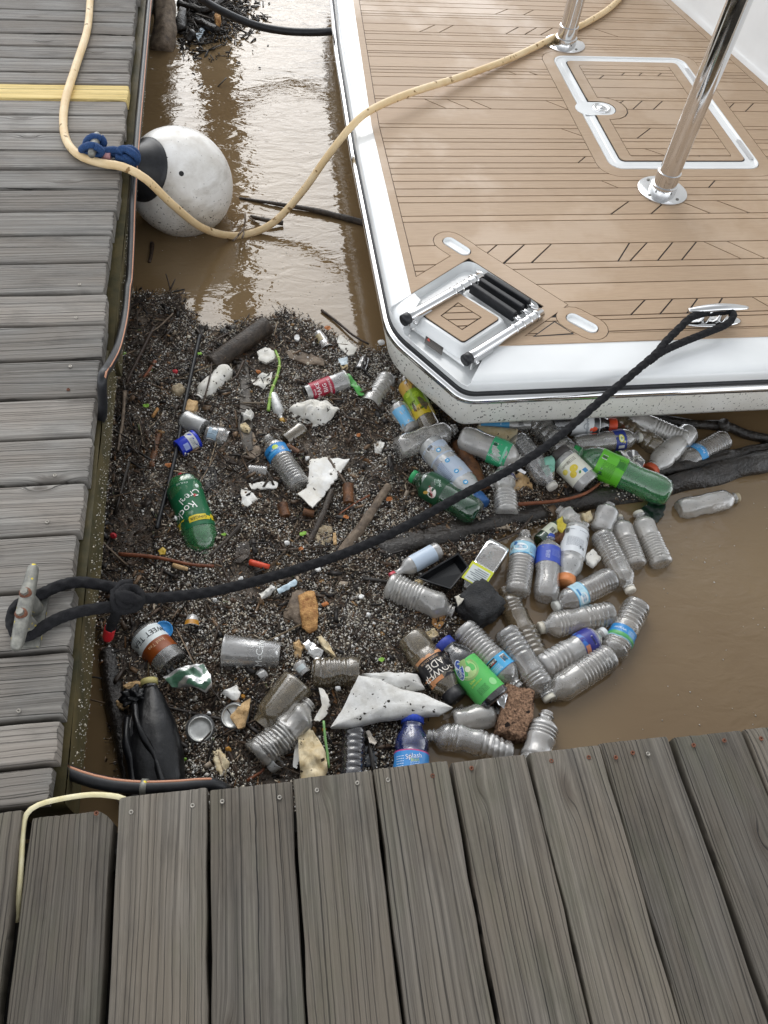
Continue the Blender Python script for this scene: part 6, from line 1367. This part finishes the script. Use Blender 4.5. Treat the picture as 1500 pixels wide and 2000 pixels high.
# clear square pack with yellow label
pk = thing('clear_pack', 'square clear plastic pack with lime edged white label', 'bottle', tuple(P(945, 1108, WZ)))
A, B = P(974, 1066, WZ+.05), P(915, 1156, WZ+.03); a = (B-A); L = np.linalg.norm(a); a /= L; x = np.cross(a, [0, 0, 1.]); x /= np.linalg.norm(x); y = np.cross(x, a)
if y[2] < 0: y = -y
def sq_ring(t, w, h):
    o = []
    for k in range(24):
        th = k*2*math.pi/24; c, s_ = math.cos(th), math.sin(th); e = .35
        o.append(A+a*(t*L)+x*w*math.copysign(abs(c)**e, c)+y*h*math.copysign(abs(s_)**e, s_))
    return o
prof = [(0, .01, .01), (.0, .024, .018), (.03, .032, .026), (.12, .034, .028), (.5, .034, .028), (.52, .032, .026), (.55, .034, .028), (.85, .034, .028), (.95, .025, .02), (1, .02, .016)]
v = [p for q_ in prof for p in sq_ring(*q_)]; mk('body', v, [(i*24+j, i*24+(j+1) % 24, (i+1)*24+(j+1) % 24, (i+1)*24+j) for i in range(len(prof)-1) for j in range(24)], M['clear_blue'], pk)
b = MB(); 
for (t0, t1, h, k) in ((.56, .92, 'c9cf3a', .0006), (.61, .90, 'cdd3d2', .0012)):
    v = [p+(0 if k < .001 else 0) for t in (t0, t1) for p in [A+a*(t*L)+x*w+y*(.0285+k) for w in (-.033 if k < .001 else -.027, .033 if k < .001 else .027)]]; b.add(v, [(0, 1, 3, 2)], 0 if k < .001 else 1)
for k in range(7):
    t0 = .64+k*.035; l_ = rng.uniform(.012, .024); v = [A+a*(t*L)+x*w+y*.0303 for t in (t0, t0+.014) for w in (-.024, -.024+l_*2)]; b.add(v, [(0, 1, 3, 2)], 2)
b.build('label', [cm('c9cf3a', .4), cm('cdd3d2', .4), cm('6d787c', .5)], pk, False)
v2, fs = text2d('1  OO'); b = MB(); b.add([A+a*(L*(.27+p[0]*.10))+x*(p[1]*.022)+y*.0292 for p in v2], fs); b.build('lettering', cm('9aa09e', .3), pk, False)
# blue lid
c = P(319, 1231, WZ+.03); an = np.array([.1, -.25, 1]); an /= np.linalg.norm(an); x = np.cross(an, [0, 1, 0]); x /= np.linalg.norm(x); y = np.cross(an, x)
v, f = lathe(c, an, x, y, [(.022, -.006), (.0235, -.002), (.0235, .003), (.0215, .004), (.019, .001), (.0185, .0), (.004, .0), (.0035, .0012), (.0001, .0012)], 36)
tag(mk('blue_disc_lid', v, f, cm('2f86c9', .4)), 'bright blue round plastic lid above the tea tub', 'lid')
# red marker, peanut, oddments
stick('marker_stub', 'short red orange crayon like plug lying below the mooring line bend', [(488, 1098, .022), (507, 1103, .024), (526, 1108, .02)], .0085, cm('cf4a2c', .5), amp=.05, t1=.85, n=12, cat='plug')
stick('peanut_shell', 'tan knobbly shell beside the red brown peeled twig', [(338, 1104, .028), (352, 1108, .03), (367, 1111, .026)], .006, 'foam_tan', amp=.3, t1=.8, cat='shell')
stick('orange_stub', 'small orange wooden peg near the long black pole', [(298, 814), (303, 806), (308, 798)], .005, 'orange_wood', z=.02, t1=1, cat='peg')
stick('straw', 'green and red striped straw beside the tan crumpled paper', [(632, 1408, .05), (635, 1440, .045), (640, 1475, .035), (642, 1500, .03)], .003, cm('7fae6a', .4), amp=0, t1=1, cat='straw')
slab('can_tab', 'yellow and black round badge scrap by the peeled twig', 'badge', [(310, 1076), (318, 1068), (325, 1074), (322, 1082), (312, 1084)], .02, .003, cm('b89a2c', .5), .001)
# leaves and small coloured bits, each its own thing
bits = [('leaf', 'bright green small leaf', '7fae3c', [(242, 690, 'near the pipe shaped log'), (437, 1044, 'under the ginger ale bottle'), (592, 1042, 'beside the smooth black stick'), (285, 792, 'near the orange peg'), (745, 1288, 'near the felt sheet'), (360, 1483, 'near the black sack'), (390, 690, 'beside the brown pipe log')]),
        ('leaf', 'orange brown small leaf', 'a8642c', [(552, 880, 'by the brown tube'), (700, 850, 'in the bare dark patch'), (505, 725, 'by the torn paper scrap'), (676, 1010, 'below the cinnamon stem'), (760, 975, 'by the driftwood tip'), (588, 1072, 'near the smooth black stick end'), (640, 640, 'at the water edge'), (635, 1180, 'beside the splintered wood'), (468, 1290, 'beside the coffee cup'), (330, 908, 'next to the black pole')]),
        ('foam_crumb', 'small bright white foam crumb', 'f0f0ee', [(580, 660, 'at the water edge'), (745, 668, 'by the hull corner'), (347, 1012, 'beside the ginger ale bottle'), (560, 1060, 'near the wood flake'), (470, 1130, 'under the mooring line'), (622, 1112, 'under the rope by the pale strip'), (705, 1165, 'near the crushed bottle'), (720, 1200, 'below the crushed bottle'), (420, 1172, 'near the tiny cup'), (660, 1345, 'beside the felt sheet'), (540, 1248, 'above the coffee cup'), (396, 1302, 'by the green plastic'), (408, 1392, 'between the cans'), (600, 895, 'by the foam triangle')]),
        ('red_scrap', 'tiny red plastic scrap', 'b02a32', [(352, 928, 'at the ginger ale bottle end'), (222, 1046, 'near the dock side'), (342, 725, 'near the tan stone')]),
        ('amber_bit', 'small amber coloured bit', 'c9903c', [(446, 1464, 'by the oval foam pad'), (633, 1425, 'on the torn plate'), (475, 1360, 'on the can crust')])]
for nm, pre, h, spots in bits:
    for i, (px, py, where) in enumerate(spots):
        s = rng.uniform(4, 7); an = rng.uniform(0, 6); n = rng.randint(6, 8)
        pl = [(px+s*(1.25 if nm == 'leaf' else 1)*math.cos(an+k*2*math.pi/n)*rng.uniform(.8, 1.15), py+s*.75*math.sin(an+k*2*math.pi/n)*rng.uniform(.8, 1.15)) for k in range(n)]
        slab(nm, pre+' '+where, nm.replace('_', ' '), pl, .024, .002 if nm == 'leaf' else .008, cm(h, .6), .003, seed=i+px, rings=3, rough=.0005)
